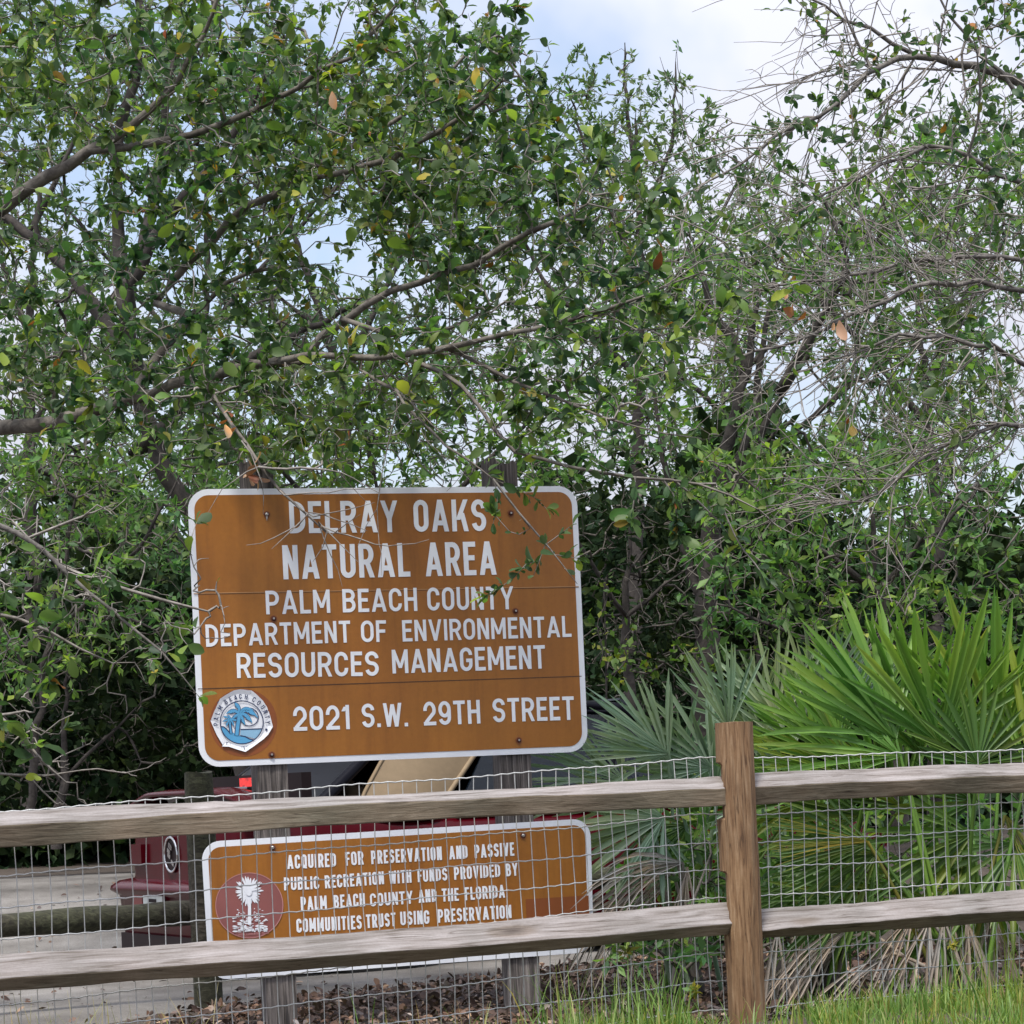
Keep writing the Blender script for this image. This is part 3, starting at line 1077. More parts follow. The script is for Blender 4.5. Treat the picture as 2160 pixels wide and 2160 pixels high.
ring(SCN, 437, 10, .0092, 3)
ring((850, 985), 612, 7, .0068, 3, 48, 142, 26)
for ch, ang in zip('PALMBEACHCOUNTY', (184, 172, 160, 146, 128, 116, 104, 93, 80, 62, 49, 36, 24, 12, 0)):
    w_, S_ = glyph(ch, .95, .16)
    er = np.array((math.cos(math.radians(ang)), -math.sin(math.radians(ang))))
    et = np.array((-er[1], er[0]))
    c0 = np.array((862, 1003)) + er * 478
    for li, s_ in enumerate(S_):
        if s_[0] == 'd':
            _, x0, y0, x1, y1, h2 = s_
            pls = [[(x0 - h2 / 2, y0), (x0 + h2 / 2, y0), (x1 + h2 / 2, y1), (x1 - h2 / 2, y1)]]
        else:
            A, Bq = ribbon(s_[1], .16, s_[2])
            m_ = len(A)
            pls = [[A[i], A[(i + 1) % m_], Bq[(i + 1) % m_], Bq[i]] for i in range(m_ if s_[2] else m_ - 1)]
        for pl in pls:
            sp_poly([tuple(c0 + et * (q_[0] - w_ / 2) * 100 + er * q_[1] * 100) for q_ in pl], .0094 + li * .0001, 3)
seal.poly([sp((1362 + 26 * math.cos(a), 1152 + 26 * math.sin(a)), .0094) for a in np.linspace(0, 6.28, 12, endpoint=False)], 3)
for pts in ([(560, 1405), (548, 1455)], [(545, 1408), (590, 1420)], [(615, 1435), (630, 1445)], [(850, 1502), (862, 1512)], [(880, 1508), (900, 1500), (925, 1555)], [(955, 1490), (975, 1498)]):
    line(pts, 12, .0096)
seal.build('county_seal', ['sign_white', 'seal_blue', 'seal_pale', 'seal_ink', 'seal_ink', 'brown_patch'], bu)

# round maroon emblem on the lower board
ZS = (440, 1820, 200 / 1932)
seal = MB()
CC = (825, 868)
seal.poly([sp((CC[0] + 692 * math.cos(a), CC[1] + 668 * math.sin(a)), .0040) for a in np.linspace(0, 2 * math.pi, 48, endpoint=False)], 0)
ga = np.linspace(0, 2 * math.pi, 61)
seal.grid(np.array([[sp((CC[0] + r * math.cos(a), CC[1] + r * .966 * math.sin(a)), .0052) for a in ga] for r in (676, 694)]), 1)
rs = np.random.default_rng(5)
for j in range(27):
    a = 2 * math.pi * j / 27 + rs.normal(0, .03)
    if abs(a - math.pi * 1.5) < .12 and False:
        continue
    ln_ = rs.uniform(255, 320) * (1.03 if math.sin(a) < 0 else 1.0)
    d_ = np.array((math.cos(a) * .95, math.sin(a)))
    n_ = np.array((-d_[1], d_[0]))
    c0 = np.array((812, 575.0))
    bend = n_ * rs.normal(0, 14)
    pts = []
    for s_, wd in ((.12, 12), (.5, 20), (.8, 21), (1.0, 5)):
        pts.append((c0 + d_ * ln_ * s_ + bend * s_ * s_ - n_ * wd, c0 + d_ * ln_ * s_ + bend * s_ * s_ + n_ * wd))
    for i in range(3):
        sp_poly([pts[i][0], pts[i + 1][0], pts[i + 1][1], pts[i][1]], .0060 + .00008 * j, 2)
seal.poly([sp((815 + 62 * math.cos(a), 590 + 85 * math.sin(a)), .0094) for a in np.linspace(0, 6.28, 18, endpoint=False)], 2)
sp_poly([(795, 700), (855, 700), (862, 1260), (792, 1260)], .0096, 2)
for j in range(150):
    x = rs.uniform(470, 1200)
    y = rs.choice([rs.uniform(1095, 1250), rs.uniform(1270, 1400), rs.uniform(1270, 1400)])
    if j > 120:
        x, y = rs.choice([rs.uniform(540, 740), rs.uniform(900, 1090)]), rs.uniform(930, 1110)
    r1, r2 = rs.uniform(18, 62), rs.uniform(8, 24)
    if j > 120:
        r1, r2 = rs.uniform(8, 22), rs.uniform(6, 16)
    x = min(max(x, 470 + r1), 1205 - r1)
    y -= (x - 825) * .035
    sp_poly([(x + r1 * math.cos(a) * rs.uniform(.7, 1), y + r2 * math.sin(a) * rs.uniform(.6, 1)) for a in np.linspace(0, 6.28, 9, endpoint=False)], .0065 + j * .00003, 2)
for (txt, x0, x1, y0, y1) in (('FLORIDA', 545, 735, 1488, 1474), ('COMMUNITIES', 765, 1050, 1472, 1456), ('TRUST', 1085, 1225, 1452, 1442)):
    a, c_ = uv(*zm(ZS, x0, y0)), uv(*zm(ZS, x1, y1))
    e = unit(c_ - a)
    n_ = np.array((-e[1], e[0]))
    for pl, li in word_shapes(txt, .0092, np.linalg.norm(c_ - a), .2):
        q = [a + e * x + n_ * y for x, y in pl]
        seal.poly([S3(p[0], p[1], .0060 + .0001 * li) for p in q], 1)
seal.build('palm_emblem', ['maroon', 'pink', 'sign_white'], bl)

# posts: grey 4x6 timbers with checked tops
for (xa, xb, ytop, seed) in ((533, 606, 962, 1), (1047, 1121, 966, 2)):
    pu = [uv(xa, 1300)[0], uv(xb, 1300)[0]]
    zt = uv((xa + xb) / 2, ytop)[1] - 0.01
    rs = np.random.default_rng(seed)
    b_ = MB()
    u0, u1 = uv(xa + 12, 1660)[0], uv(xb + 2, 1660)[0]
    sec = []
    for (cu, ch_, a0) in ((u1, -.012, 0), (u1, -.14, 90), (u0, -.14, 180), (u0, -.012, 270)):
        sec.append((cu, ch_))
    dens = []
    for i in range(4):
        p, q = np.array(sec[i]), np.array(sec[(i + 1) % 4])
        for s_ in np.linspace(0, 1, 8, endpoint=False):
            dens.append(p + (q - p) * s_)
    dens = np.array(dens)
    zs = np.concatenate([np.linspace(-0.5, zt - .02, 26), [zt]])
    P = np.zeros((len(zs), len(dens), 3))
    jag = rs.normal(0, .008, len(dens))
    crack = (rs.random(len(dens)) < .22) * rs.uniform(.003, .007, len(dens))
    for i, z in enumerate(zs):
        for j, (u_, h_) in enumerate(dens):
            cx_ = (u0 + u1) / 2
            k = 1 - crack[j] / .06
            uu = cx_ + (u_ - cx_) * k + .003 * math.sin(z * 2 + j)
            hh2 = -.076 + (h_ + .076) * k
            P[i, j] = S3(uu, z + (jag[j] - .012 * (j % 3 == 0) if i == len(zs) - 1 else 0), hh2)
    b_.grid(P, closed_v=True)
    b_.poly(P[-1])
    b_.build('post', 'grey_wood', sign)
rebase(sign, tuple(S3(0.9, -0.1)))

# ------------------------------------------------------------------ mossy timber barrier along the driveway
bar = thing('timber_barrier', 'mossy round-log barrier with squat posts beside the pale driveway, in front of the red car', 'barrier')


def bollard(px0, px1, py, d, seed):
    rs = np.random.default_rng(seed)
    c = at((px0 + px1) / 2, 1900, d)
    top = at((px0 + px1) / 2, py, d)[2]
    r = (px1 - px0) / 2 / F * d
    th_ = np.linspace(0, 2 * math.pi, 20, endpoint=False)
    b_ = MB()
    P = []
    for z in np.linspace(-.5, top, 24):
        rr = r * (1 + .02 * np.sin(th_ * 2 + z * 3) + .012 * np.sin(th_ * 7 + z * 5))
        if z > top - .01:
            rr = rr * .96
        P.append(np.stack([c[0] + rr * np.cos(th_), c[1] + rr * np.sin(th_), np.full(20, z) + (.006 * np.sin(th_ * 2) if z > top - .03 else 0)], -1))
    b_.grid(np.array(P), closed_v=True)
    b_.poly(P[-1])
    b_.build('post', 'moss_wood', bar, smooth=False)
    return c


c1 = bollard(400, 461, 1629, 12.8, 1)
c2 = bollard(706, 738, 1590, 15.6, 2)
b_ = MB()
pts = np.array([at(-300, 1962, 12.0), at(0, 1953, 12.45), at(200, 1938, 12.7), at(330, 1929, 12.82), at(430, 1924, 12.95), at(700, 1902, 13.4), at(1300, 1850, 14.0)])
pp = np.stack([np.interp(np.linspace(0, 6, 60), range(7), pts[:, k]) for k in range(3)], -1)
b_.tube(pp, .062 + .004 * np.sin(np.linspace(0, 25, 60)), 14)
b_.build('log_rail', 'moss_wood', bar, smooth=True)
rebase(bar, (float(c1[0]), float(c1[1]), -.1))

# ------------------------------------------------------------------ red car
car = thing('parked_car', 'dark red car with a tall boot spoiler and tan rear panel parked behind the signs', 'car')
CA = math.radians(29)
KX, KY = np.array((math.cos(CA), math.sin(CA))), np.array((-math.sin(CA), math.cos(CA)))
b_ = MB()


def lerp(x, xs_, ys_):
    return float(np.interp(x, xs_, ys_))


P = []
xs_ = np.concatenate([[0.0, 0.03, .1], np.linspace(.2, 4.4, 30), [4.55, 4.6]])
for x in xs_:
    zt = lerp(x, [0, .1, .75, 1.2, 3.2, 4.3, 4.6], [.90, .94, .93, .87, .85, .76, .55])
    ins = lerp(x, [0, .03, .1, .25, .5, 4.2, 4.6], [.24, .15, .08, .02, 0, 0, .2])
    y0, y1 = ins, 1.8 - ins
    zb = lerp(x, [0, .5, 4.0, 4.6], [.44, .12, .12, .2])
    half = [(y0 + .06, zb), (y0 + .02, zb + .1), (y0, .45), (y0 + .015, .62), (y0 + .05, zt - .08), (y0 + .13, zt - .01), (y0 + .3, zt + .015)]
    full = half + [(.9, zt + .03)] + [(1.8 - a, z) for a, z in half[::-1]]
    P.append([(x, a, max(z, zb)) for a, z in full])
P = np.array(P)
b_.grid(P, 0)
b_.poly(P[0][::-1], 0)
b_.poly(P[-1], 0)
body = b_.build('body', 'car_red', car, smooth=True)
sh = MB()
# bumper: shelf on top, valance tucked under
prof = [(.06, .56), (-.06, .545), (-.115, .515), (-.12, .49), (-.06, .455), (-.045, .33), (-.035, .22), (.02, .13), (.25, .11)]
g = []
for y in np.linspace(-.015, 1.815, 26):
    e = min(y + .015, 1.815 - y)
    k = min(1, .35 + e / .22)
    g.append([((px_ if px_ > 0 else px_ * 1.0) + (1 - k) * .16, y, z) for px_, z in prof])
sh.grid(np.array(g), 0)
for yy in (-.016, 1.816):
    sh.grid(np.array([[(x_, yy, z) for z in (.12, .3, .46, .55)] for x_ in (.1, .5)]), 0)
sh.build('bumper', 'car_red', car, smooth=True)
b_ = MB()
b_.grid(np.array([[(-.03 + .25 * k, y, .16 - .06 * k) for k in (0, 1)] for y in np.linspace(.12, 1.7, 12)]), 0)
b_.box((0.0, .9, .17), (.05, 0, 0), (0, .8, 0), (0, 0, .06))
b_.build('lower_valance', 'car_trim', car)
# spoiler: a thin arched blade on two feet
b_ = MB()
g = []
for y in np.linspace(.0, 1.8, 30):
    s_ = (y - .9) / .9
    z = 1.04 - .10 * max(0, abs(s_) - .55) ** 1.3 * 2.2
    c_ = .15 + .03 * s_ * s_
    g.append([(c_ - .13, y, z), (c_ - .12, y, z + .022), (c_, y, z + .036), (c_ + .12, y, z + .012), (c_ + .12, y, z - .004), (c_, y, z - .004)])
b_.grid(np.array(g), 0, closed_v=True)
for y in (.16, 1.64):
    b_.box((.15, y, .965), (.10, 0, 0), (0, .035, 0), (0, 0, .055))
b_.build('spoiler', 'car_red', car, smooth=True)
# round chrome badge ring on the boot
b_ = MB()
a_ = np.linspace(0, 2 * math.pi, 28, endpoint=False)
for rr, tw in ((.10, .008),):
    P = np.array([[(-.012 + tw * math.cos(q_) * .6, .93 + (rr + tw * math.sin(q_)) * math.cos(a), .70 + (rr + tw * math.sin(q_)) * math.sin(a)) for q_ in np.linspace(0, 2 * math.pi, 8, endpoint=False)] for a in a_])
    b_.grid(P, 0, closed_u=True, closed_v=True)
b_.poly([(-.004, .93 + .1 * math.cos(a), .70 + .1 * math.sin(a)) for a in a_][::-1], 1)
for k in range(5):
    b_.box((-.012, .93 + .03 * math.sin(k * 2.4), .70 + .05 * math.cos(k * 1.7)), (.004, 0, 0), (0, .02, .01), (0, -.004, .012), 0)
b_.build('boot_badge', ['chrome', 'car_trim'], car)
b_ = MB()
b_.box((-.075, 1.07, .385), (.006, 0, 0), (0, .155, 0), (0, 0, .078), 0)
for k in range(6):
    b_.box((-.083, .97 + .038 * k, .375), (.0015, 0, 0), (0, .009, 0), (0, 0, .028), 1)
b_.box((-.083, 1.07, .435), (.0015, 0, 0), (0, .06, 0), (0, 0, .01), 1)
b_.build('number_plate', ['plate_white', 'car_trim'], car)
b_ = MB()
b_.box((-.06, 1.34, .39), (.01, 0, 0), (0, .07, 0), (0, 0, .085), 0)
o = b_.build('reflector', 'reflector_red', car)
for y0, y1 in ((1.36, 1.55), (.25, .44)):
    b_ = MB()
    b_.box((.0, (y0 + y1) / 2, .70), (.03, 0, 0), (0, (y1 - y0) / 2, 0), (0, 0, .06), 0)
    b_.build('tail_light', 'car_red', car)
# raised lamp strip under the rear window
b_ = MB()
b_.box((.50, .92, 1.05), (.03, 0, 0), (0, .80, 0), (0, 0, .09), 0)
b_.build('lamp_strip', 'car_trim', car)
for y in (.86, 1.62):
    b_ = MB()
    b_.box((.462, y, 1.095), (.012, 0, 0), (0, .10, 0), (0, 0, .03), 0)
    b_.box((.44, y, 1.068), (.05, 0, 0), (0, .15, 0), (0, 0, .006), 1)
    b_.build('brake_light', ['red_lens', 'chrome'], car)


# cabin
def panel(name, mat, pts, thick=(0, .02, 0), smooth=False):
    b_ = MB()
    P = [np.array(p, float) for p in pts]
    Qp = [p + np.array(thick) for p in P]
    b_.poly(P)
    b_.poly(Qp[::-1])
    for i in range(len(P)):
        j = (i + 1) % len(P)
        b_.poly([P[j], P[i], Qp[i], Qp[j]])
    return b_.build(name, mat, car)


roofb = MB()
g = []
for x in np.linspace(1.0, 2.62, 16):
    zt = lerp(x, [1.0, 1.4, 2.0, 2.4, 2.62], [1.38, 1.53, 1.585, 1.57, 1.52])
    g.append([(x, y, zt - .10 * (abs(y - .9) / .72) ** 3) for y in np.linspace(.18, 1.62, 13)])
roofb.grid(np.array(g))
roofb.build('roof', 'roof_paint', car, smooth=True)
for y0, y1 in ((.06, .19), (1.74, 1.61)):
    b_ = MB()
    b_.tube([(3.45, y0, .87), (3.1, y0 + (y1 - y0) * .5, 1.11), (2.62, y1, 1.45), (2.3, y1, 1.48), (1.6, y1, 1.47), (1.0, y1, 1.29), (.55, y0, .96)], [.035, .035, .035, .03, .03, .035, .04], 8)
    b_.tube([(2.62, y1, 1.43), (2.4, y0 + .005, .87)], [.022, .026], 6)
    b_.tube([(3.40, y0 + .02, .90), (3.06, y0 + .05, 1.11), (2.55, y1 - .02, 1.43), (2.0, y1 - .02, 1.45)], [.012] * 4, 6)
    b_.build('pillar', 'car_dark', car, smooth=True)
panel('windscreen', 'glass', [(2.62, .2, 1.5), (2.62, 1.6, 1.5), (3.5, 1.7, .86), (3.5, .1, .86)], (.01, 0, .012))
panel('rear_window', 'car_dark', [(.56, .12, .98), (.56, 1.68, .98), (1.0, 1.6, 1.34), (1.0, .2, 1.34)], (.01, 0, -.012))
panel('side_window', 'glass', [(1.42, .085, .86), (2.38, .085, .86), (2.6, .19, 1.44), (1.95, .19, 1.465), (1.8, .19, 1.45)])
panel('side_window', 'glass', [(2.42, .085, .86), (3.36, .085, .86), (2.62, .19, 1.425)])
panel('side_window', 'glass', [(.75, 1.70, .88), (3.36, 1.70, .86), (2.62, 1.6, 1.33), (1.0, 1.6, 1.28)])
# tan quarter panel, a soft bulged sheet
b_ = MB()
g = []
for s_ in np.linspace(0, 1, 10):
    r_ = []
    for k in np.linspace(0, 1, 9):
        xl = lerp(s_, [0, .15, .35, 1], [.80, .80, .86, 1.12])
        xr = lerp(s_, [0, 1], [1.25, 1.74])
        r_.append((xl + (xr - xl) * k, .075 + .11 * s_ - .035 * math.sin(math.pi * k) * (1 - .3 * s_), .84 + .52 * s_))
    g.append(r_)
g = np.array(g)
b_.grid(g)
b_.grid(g[:, -1:].repeat(2, 1) + np.array([(0, 0, 0), (.02, .05, 0)])[None])
b_.tube(g[:, -1], .016, 6)
b_.tube(g[:, 0], .012, 6)
b_.build('quarter_panel', 'tan', car, smooth=True)
b_ = MB()
for (x, y, z, lx, ly, lz) in ((.62, .22, .925, .15, .06, .05), (.95, .55, .80, .1, .25, .3), (.95, 1.25, .80, .1, .25, .3)):
    g = []
    for v in np.linspace(-1, 1, 9):
        r_ = []
        for q_ in np.linspace(0, 2 * math.pi, 16, endpoint=False):
            k = (1 - abs(v) ** 4) ** .25
            cx_, cy_ = math.copysign(abs(math.cos(q_)) ** .5, math.cos(q_)), math.copysign(abs(math.sin(q_)) ** .5, math.sin(q_))
            r_.append((x + lx * cx_ * k, y + ly * cy_ * k, z + lz * v))
        g.append(r_)
    b_.grid(np.array(g), 0, closed_v=True)
b_.build('rear_seat', 'tan', car, smooth=True)
for x in (.85, 3.7):
    for y in (.08, 1.72):
        b_ = MB()
        a_ = np.linspace(0, 2 * math.pi, 28, endpoint=False)
        prof = [(.20, -.10), (.30, -.105), (.325, -.08), (.325, .08), (.30, .105), (.20, .10)]
        b_.grid(np.array([[(x + r_ * math.cos(a), y + h_, .325 - .09 + r_ * math.sin(a)) for r_, h_ in prof] for a in a_]), 0, closed_u=True)
        rt = b_.build('wheel', 'tyre', car, smooth=True)
        b_ = MB()
        b_.poly([(x + .2 * math.cos(a), y + (-.085 if y < 1 else .085), .235 + .2 * math.sin(a)) for a in a_])
        for k in range(5):
            a = k * 2 * math.pi / 5
            b_.box((x + .1 * math.cos(a), y + (-.095 if y < 1 else .095), .235 + .1 * math.sin(a)), (.09 * math.cos(a), 0, .09 * math.sin(a)), (0, .01, 0), (-.02 * math.sin(a), 0, .02 * math.cos(a)))
        b_.build('rim', 'chrome', rt)
b_ = MB()
for (x0, x1) in ((1.25, 2.4),):
    b_.box(((x0 + x1) / 2, -.003, .78), ((x1 - x0) / 2, 0, 0), (0, .006, 0), (0, 0, .012))
b_.build('side_moulding', 'car_trim', car)
car.location = (-1.53, 14.0, -.085)
car.rotation_euler = (0, 0, CA)


# ------------------------------------------------------------------ plants: skeletons, leaves, fronds
class Skel:
    """branching skeleton grown limb by limb; each new twig starts at the nearest point already grown"""
    def __init__(s, seed):
        s.pos = np.zeros((60000, 3))
        s.par = np.full(60000, -1, int)
        s.rmin = np.zeros(60000)
        s.n = 0
        s.chains = []
        s.tips = []
        s.rs = np.random.default_rng(seed)

    def add(s, p, parent, rmin=0.0):
        i = s.n
        s.pos[i] = p
        s.par[i] = parent
        s.rmin[i] = rmin
        s.n += 1
        return i

    def limb(s, pts, r0, r1, attach=True, wob=.02, leaf=None, step=.12):
        pts = np.array(pts, float)
        # smooth resample
        seg = np.linalg.norm(np.diff(pts, axis=0), axis=1)
        tt_ = np.concatenate([[0], np.cumsum(seg)])
        m_ = max(3, int(tt_[-1] / step))
        u = np.linspace(0, tt_[-1], m_)
        P = np.stack([np.interp(u, tt_, pts[:, k]) for k in range(3)], -1)
        for _ in range(2):
            P[1:-1] = (P[:-2] + 2 * P[1:-1] + P[2:]) / 4
        P[1:-1] += s.rs.normal(0, wob, (m_ - 2, 3)) * .5
        parent = -1
        ch = []
        if attach and s.n:
            parent = int(np.argmin(((s.pos[:s.n] - P[0]) ** 2).sum(1)))
            if np.linalg.norm(s.pos[parent] - P[0]) > .02:
                ch = [parent]
        for i in range(m_):
            parent = s.add(P[i], parent, r0 + (r1 - r0) * i / (m_ - 1))
            ch.append(parent)
        s.chains.append(ch)
        if leaf is not None:
            s.tips.append((ch, leaf))

    def grow(s, T, step=.09, wob=.02, sag=.12, up=0.1, leaf=1.0, maxd=2.5):
        if not len(T):
            return
        d0 = np.array([((s.pos[:s.n] - t_) ** 2).sum(1).min() for t_ in T])
        for k in np.argsort(d0):
            t_ = T[k]
            dd = ((s.pos[:s.n] - t_) ** 2).sum(1)
            i = int(np.argmin(dd))
            D = math.sqrt(dd[i])
            if D < step * .8:
                continue
            p0 = s.pos[i]
            pd = unit(p0 - s.pos[s.par[i]]) if s.par[i] >= 0 else np.array((0, 0, 1.0))
            m_ = max(3, int(D / step))
            ctrl = p0 + (pd * .35 + unit(t_ - p0) * .3 + np.array((0, 0, up)) + s.rs.normal(0, .09, 3)) * D
            ctrl2 = t_ + (p0 - t_) * .35 + s.rs.normal(0, .06, 3) * D + np.array((0, 0, sag)) * D
            ch = [i]
            par = i
            for q in range(1, m_ + 1):
                a = q / m_
                P = (1 - a) ** 3 * p0 + 3 * a * (1 - a) ** 2 * ctrl + 3 * a * a * (1 - a) * ctrl2 + a ** 3 * t_
                par = s.add(P + s.rs.normal(0, wob * step * .35, 3), par)
                ch.append(par)
            s.chains.append(ch)
            if D < maxd:
                s.tips.append((ch, leaf))

    def radii(s, rtip=.0022, ex=.42):
        cnt = np.zeros(s.n)
        last = np.array([c[-1] for c in s.chains])
        np.add.at(cnt, last, 1)
        for i in range(s.n - 1, -1, -1):
            if s.par[i] >= 0:
                cnt[s.par[i]] += cnt[i]
        cnt = np.maximum(cnt, 1)
        s.cnt = cnt
        s.r = np.maximum(rtip * cnt ** ex, s.rmin[:s.n])

    def whips(s, n, zone, aim, L, bend=(0, 0, -.15), wob=.18, leaf=0.0, step=.1):
        """long slender twigs leaving the limbs roughly along aim"""
        m0 = s.n
        cand = [i for i in range(m0) if s.rmin[i] > 0 and zone(s.pos[i])]
        for _ in range(n):
            i = int(s.rs.choice(cand))
            d = unit(np.array(aim) + s.rs.normal(0, .42, 3) * (1, .7, 1))
            ln = L * s.rs.uniform(.45, 1.25)
            cv = np.array(bend) + s.rs.normal(0, wob, 3)
            kink, ph_ = s.rs.normal(0, 1, 3), s.rs.uniform(0, 6)
            m_ = max(4, int(ln / step))
            ch, par = [i], i
            for q in range(1, m_ + 1):
                a = q / m_
                P = s.pos[i] + d * ln * a + cv * ln * a * a + kink * math.sin(a * 7 + ph_) * .02 + s.rs.normal(0, .0045, 3)
                par = s.add(P, par)
                ch.append(par)
            s.chains.append(ch)
            s.tips.append((ch, leaf if s.rs.random() < .5 else 0))
            # side shoots
            for _k in range(int(s.rs.integers(1, 5))):
                j = ch[int(s.rs.integers(1, len(ch)))]
                d2 = unit(d + s.rs.normal(0, .5, 3))
                l2 = ln * s.rs.uniform(.15, .5)
                c2, p2 = [j], j
                for q in range(1, 5):
                    p2 = s.add(s.pos[j] + d2 * l2 * q / 4 + cv * l2 * (q / 4) ** 2 + s.rs.normal(0, .003, 3), p2)
                    c2.append(p2)
                s.chains.append(c2)
                s.tips.append((c2, leaf))

    def wood(s, name, mat, parent, rtip=.0022, ex=.42, rcap=.5, twig='twig'):
        s.radii(rtip, ex)
        VV, QQ, MI, base = [], [], [], 0
        for ch in s.chains:
            if len(ch) < 2:
                continue
            p = s.pos[ch]
            r = s.r[ch].copy()
            if len(r) > 1:
                r[0] = min(r[0], r[1] * 1.25)
            r[-1] *= .6
            r = np.minimum(r, rcap)
            sides = 9 if r.max() > .04 else (6 if r.max() > .012 else (4 if r.max() > .004 else 3))
            R = rings(p, r, sides)
            if r.max() > .03:
                R = p[:, None] + (R - p[:, None]) * (1 + s.rs.normal(0, .06, R.shape[:2]))[..., None]
            a, b_ = R.shape[:2]
            VV.append(R.reshape(-1, 3))
            i = np.arange(a - 1)[:, None] * b_
            j = np.arange(b_)[None]
            j2 = (j + 1) % b_
            QQ.append((np.stack([i + j, i + b_ + j, i + b_ + j2, i + j2], -1) + base).reshape(-1, 4))
            MI.append(np.full(len(QQ[-1]), 1 if r.max() < .011 else 0, dtype=np.int32))
            base += a * b_
        o_ = fast_mesh(name, np.concatenate(VV), np.concatenate(QQ), [mat, twig], parent, smooth=True)
        o_.data.polygons.foreach_set('material_index', np.concatenate(MI))
        return o_

    def leaf_sites(s, per_m=14, frac=.75, only=None):
        """positions and directions along the outer part of each twig; more crowded at the tip"""
        P, D = [], []
        for ch, lf in s.tips:
            if lf <= 0:
                continue
            p = s.pos[ch]
            if len(p) < 2:
                continue
            L_ = np.linalg.norm(np.diff(p, axis=0), axis=1).sum()
            lf = lf * s.rs.gamma(2.2, .45)
            m_ = s.rs.poisson(per_m * lf * min(L_ * frac, .55) + 3.4 * lf)
            u = 1 - s.rs.random(m_) ** 1.7 * frac
            x = u * (len(p) - 1)
            i = np.minimum(x.astype(int), len(p) - 2)
            f_ = (x - i)[:, None]
            P.append(p[i] * (1 - f_) + p[i + 1] * f_)
            D.append(unit(p[i + 1] - p[i]))
        if not P:
            return np.zeros((0, 3)), np.zeros((0, 3))
        return np.concatenate(P), np.concatenate(D)


OAK_T = []
for y_, wd, dz in ((0.0, .03, 0), (.3, .2, .02), (.64, .28, 0), (.9, .17, -.05), (1.0, .03, -.08)):
    OAK_T += [(-wd, y_, dz + wd * .3), (0, y_, dz), (wd, y_, dz + wd * .3)]
OAK_T = np.array(OAK_T)
OAK_Q = []
for i in range(4):
    OAK_Q += [(3 * i, 3 * i + 1, 3 * i + 4, 3 * i + 3), (3 * i + 1, 3 * i + 2, 3 * i + 5, 3 * i + 4)]
OAK_Q = np.array(OAK_Q)
LAN_T = np.array([(0, 0, 0), (.2, .5, .06), (0, 1, -.04), (-.2, .5, .06), (0, .5, 0)])
LAN_Q = np.array([(0, 1, 2, 4), (0, 4, 2, 3)])
WIDE_T = np.array([(0, 0, 0), (.31, .55, .07), (0, 1, -.04), (-.31, .55, .07), (0, .5, 0)])


def leaves(name, P, D, size, mat, parent, rs, tmpl='oak', spread=1.0, upness=.7, sv=.36):
    n = len(P)
    if n == 0:
        return None
    T, Qt = (OAK_T, OAK_Q) if tmpl == 'oak' else ((LAN_T, LAN_Q) if tmpl == 'lance' else (WIDE_T, LAN_Q))
    d = unit(D * .7 + rs.normal(0, .62 * spread, (n, 3)) + np.array((0, 0, .12)))
    nrm = unit(rs.normal(0, .55, (n, 3)) + np.array((0, -.15, upness)))
    x = unit(np.cross(d, nrm))
    z = np.cross(x, d)
    sz = size * np.clip(rs.normal(1, sv, n), .35, 1.8)
    wdt = rs.uniform(.8, 1.15, n)
    curl = rs.normal(0, .12, n)
    V = (P[:, None] + sz[:, None, None] * (T[None, :, 0:1] * wdt[:, None, None] * x[:, None] + (T[None, :, 1:2] + .08) * d[:, None]
         + (T[None, :, 2:3] + curl[:, None, None] * T[None, :, 1:2] ** 2) * z[:, None]))
    k = len(T)
    Q = (Qt[None] + (np.arange(n) * k)[:, None, None]).reshape(-1, 4)
    return fast_mesh(name, V.reshape(-1, 3), Q, mat, parent)


def ell(rs, px, py, rx, ry, d, dd, n, gaps=()):
    """n points in a ball-like clump centred at a picture point and distance; gaps are openings (px, py, r) in the crown"""
    v = rs.normal(0, 1, (n * 3, 3))
    v = unit(v) * rs.random((n * 3, 1)) ** (1 / 2.4)
    c = at(px, py, d)
    s_ = d / F
    P = c + v[:, 0:1] * rx * s_ * RV + v[:, 1:2] * ry * s_ * UV + v[:, 2:3] * dd * YV
    ok = np.ones(len(P), bool)
    for gx_, gy_, gr in gaps:
        gc = at(gx_, gy_, d)
        q = P - gc
        r2 = (q[:, 0] ** 2 + q[:, 2] ** 2) / (gr * s_) ** 2 + (q[:, 1] / (dd * 1.2)) ** 2 * .2
        ok &= r2 > 1
    ok &= P[:, 2] > .12
    return P[ok][:n]


def px_line(pts):
    """[(px, py, d)...] -> world points"""
    return [at(*p) for p in pts]


def plant(name, label, cat, sk, woodmat, groups, root, group=None, rtip=.0022, ex=.42, woodname='trunk', rcap=.5, twig='twig'):
    t = thing(name, label, cat, group=group)
    sk.wood(woodname, woodmat, t, rtip, ex, rcap, twig)
    for (nm, P, D, size, mat, tm, spread, upn) in groups:
        leaves(nm, P, D, size, mat, t, sk.rs, tm, spread, upn)
    rebase(t, tuple(float(v) for v in root))
    return t


GAPS = [(175, 385, 75), (690, 500, 80), (770, 560, 60), (110, 590, 45), (330, 640, 35), (1430, 60, 290), (520, 60, 45), (680, 30, 80)]

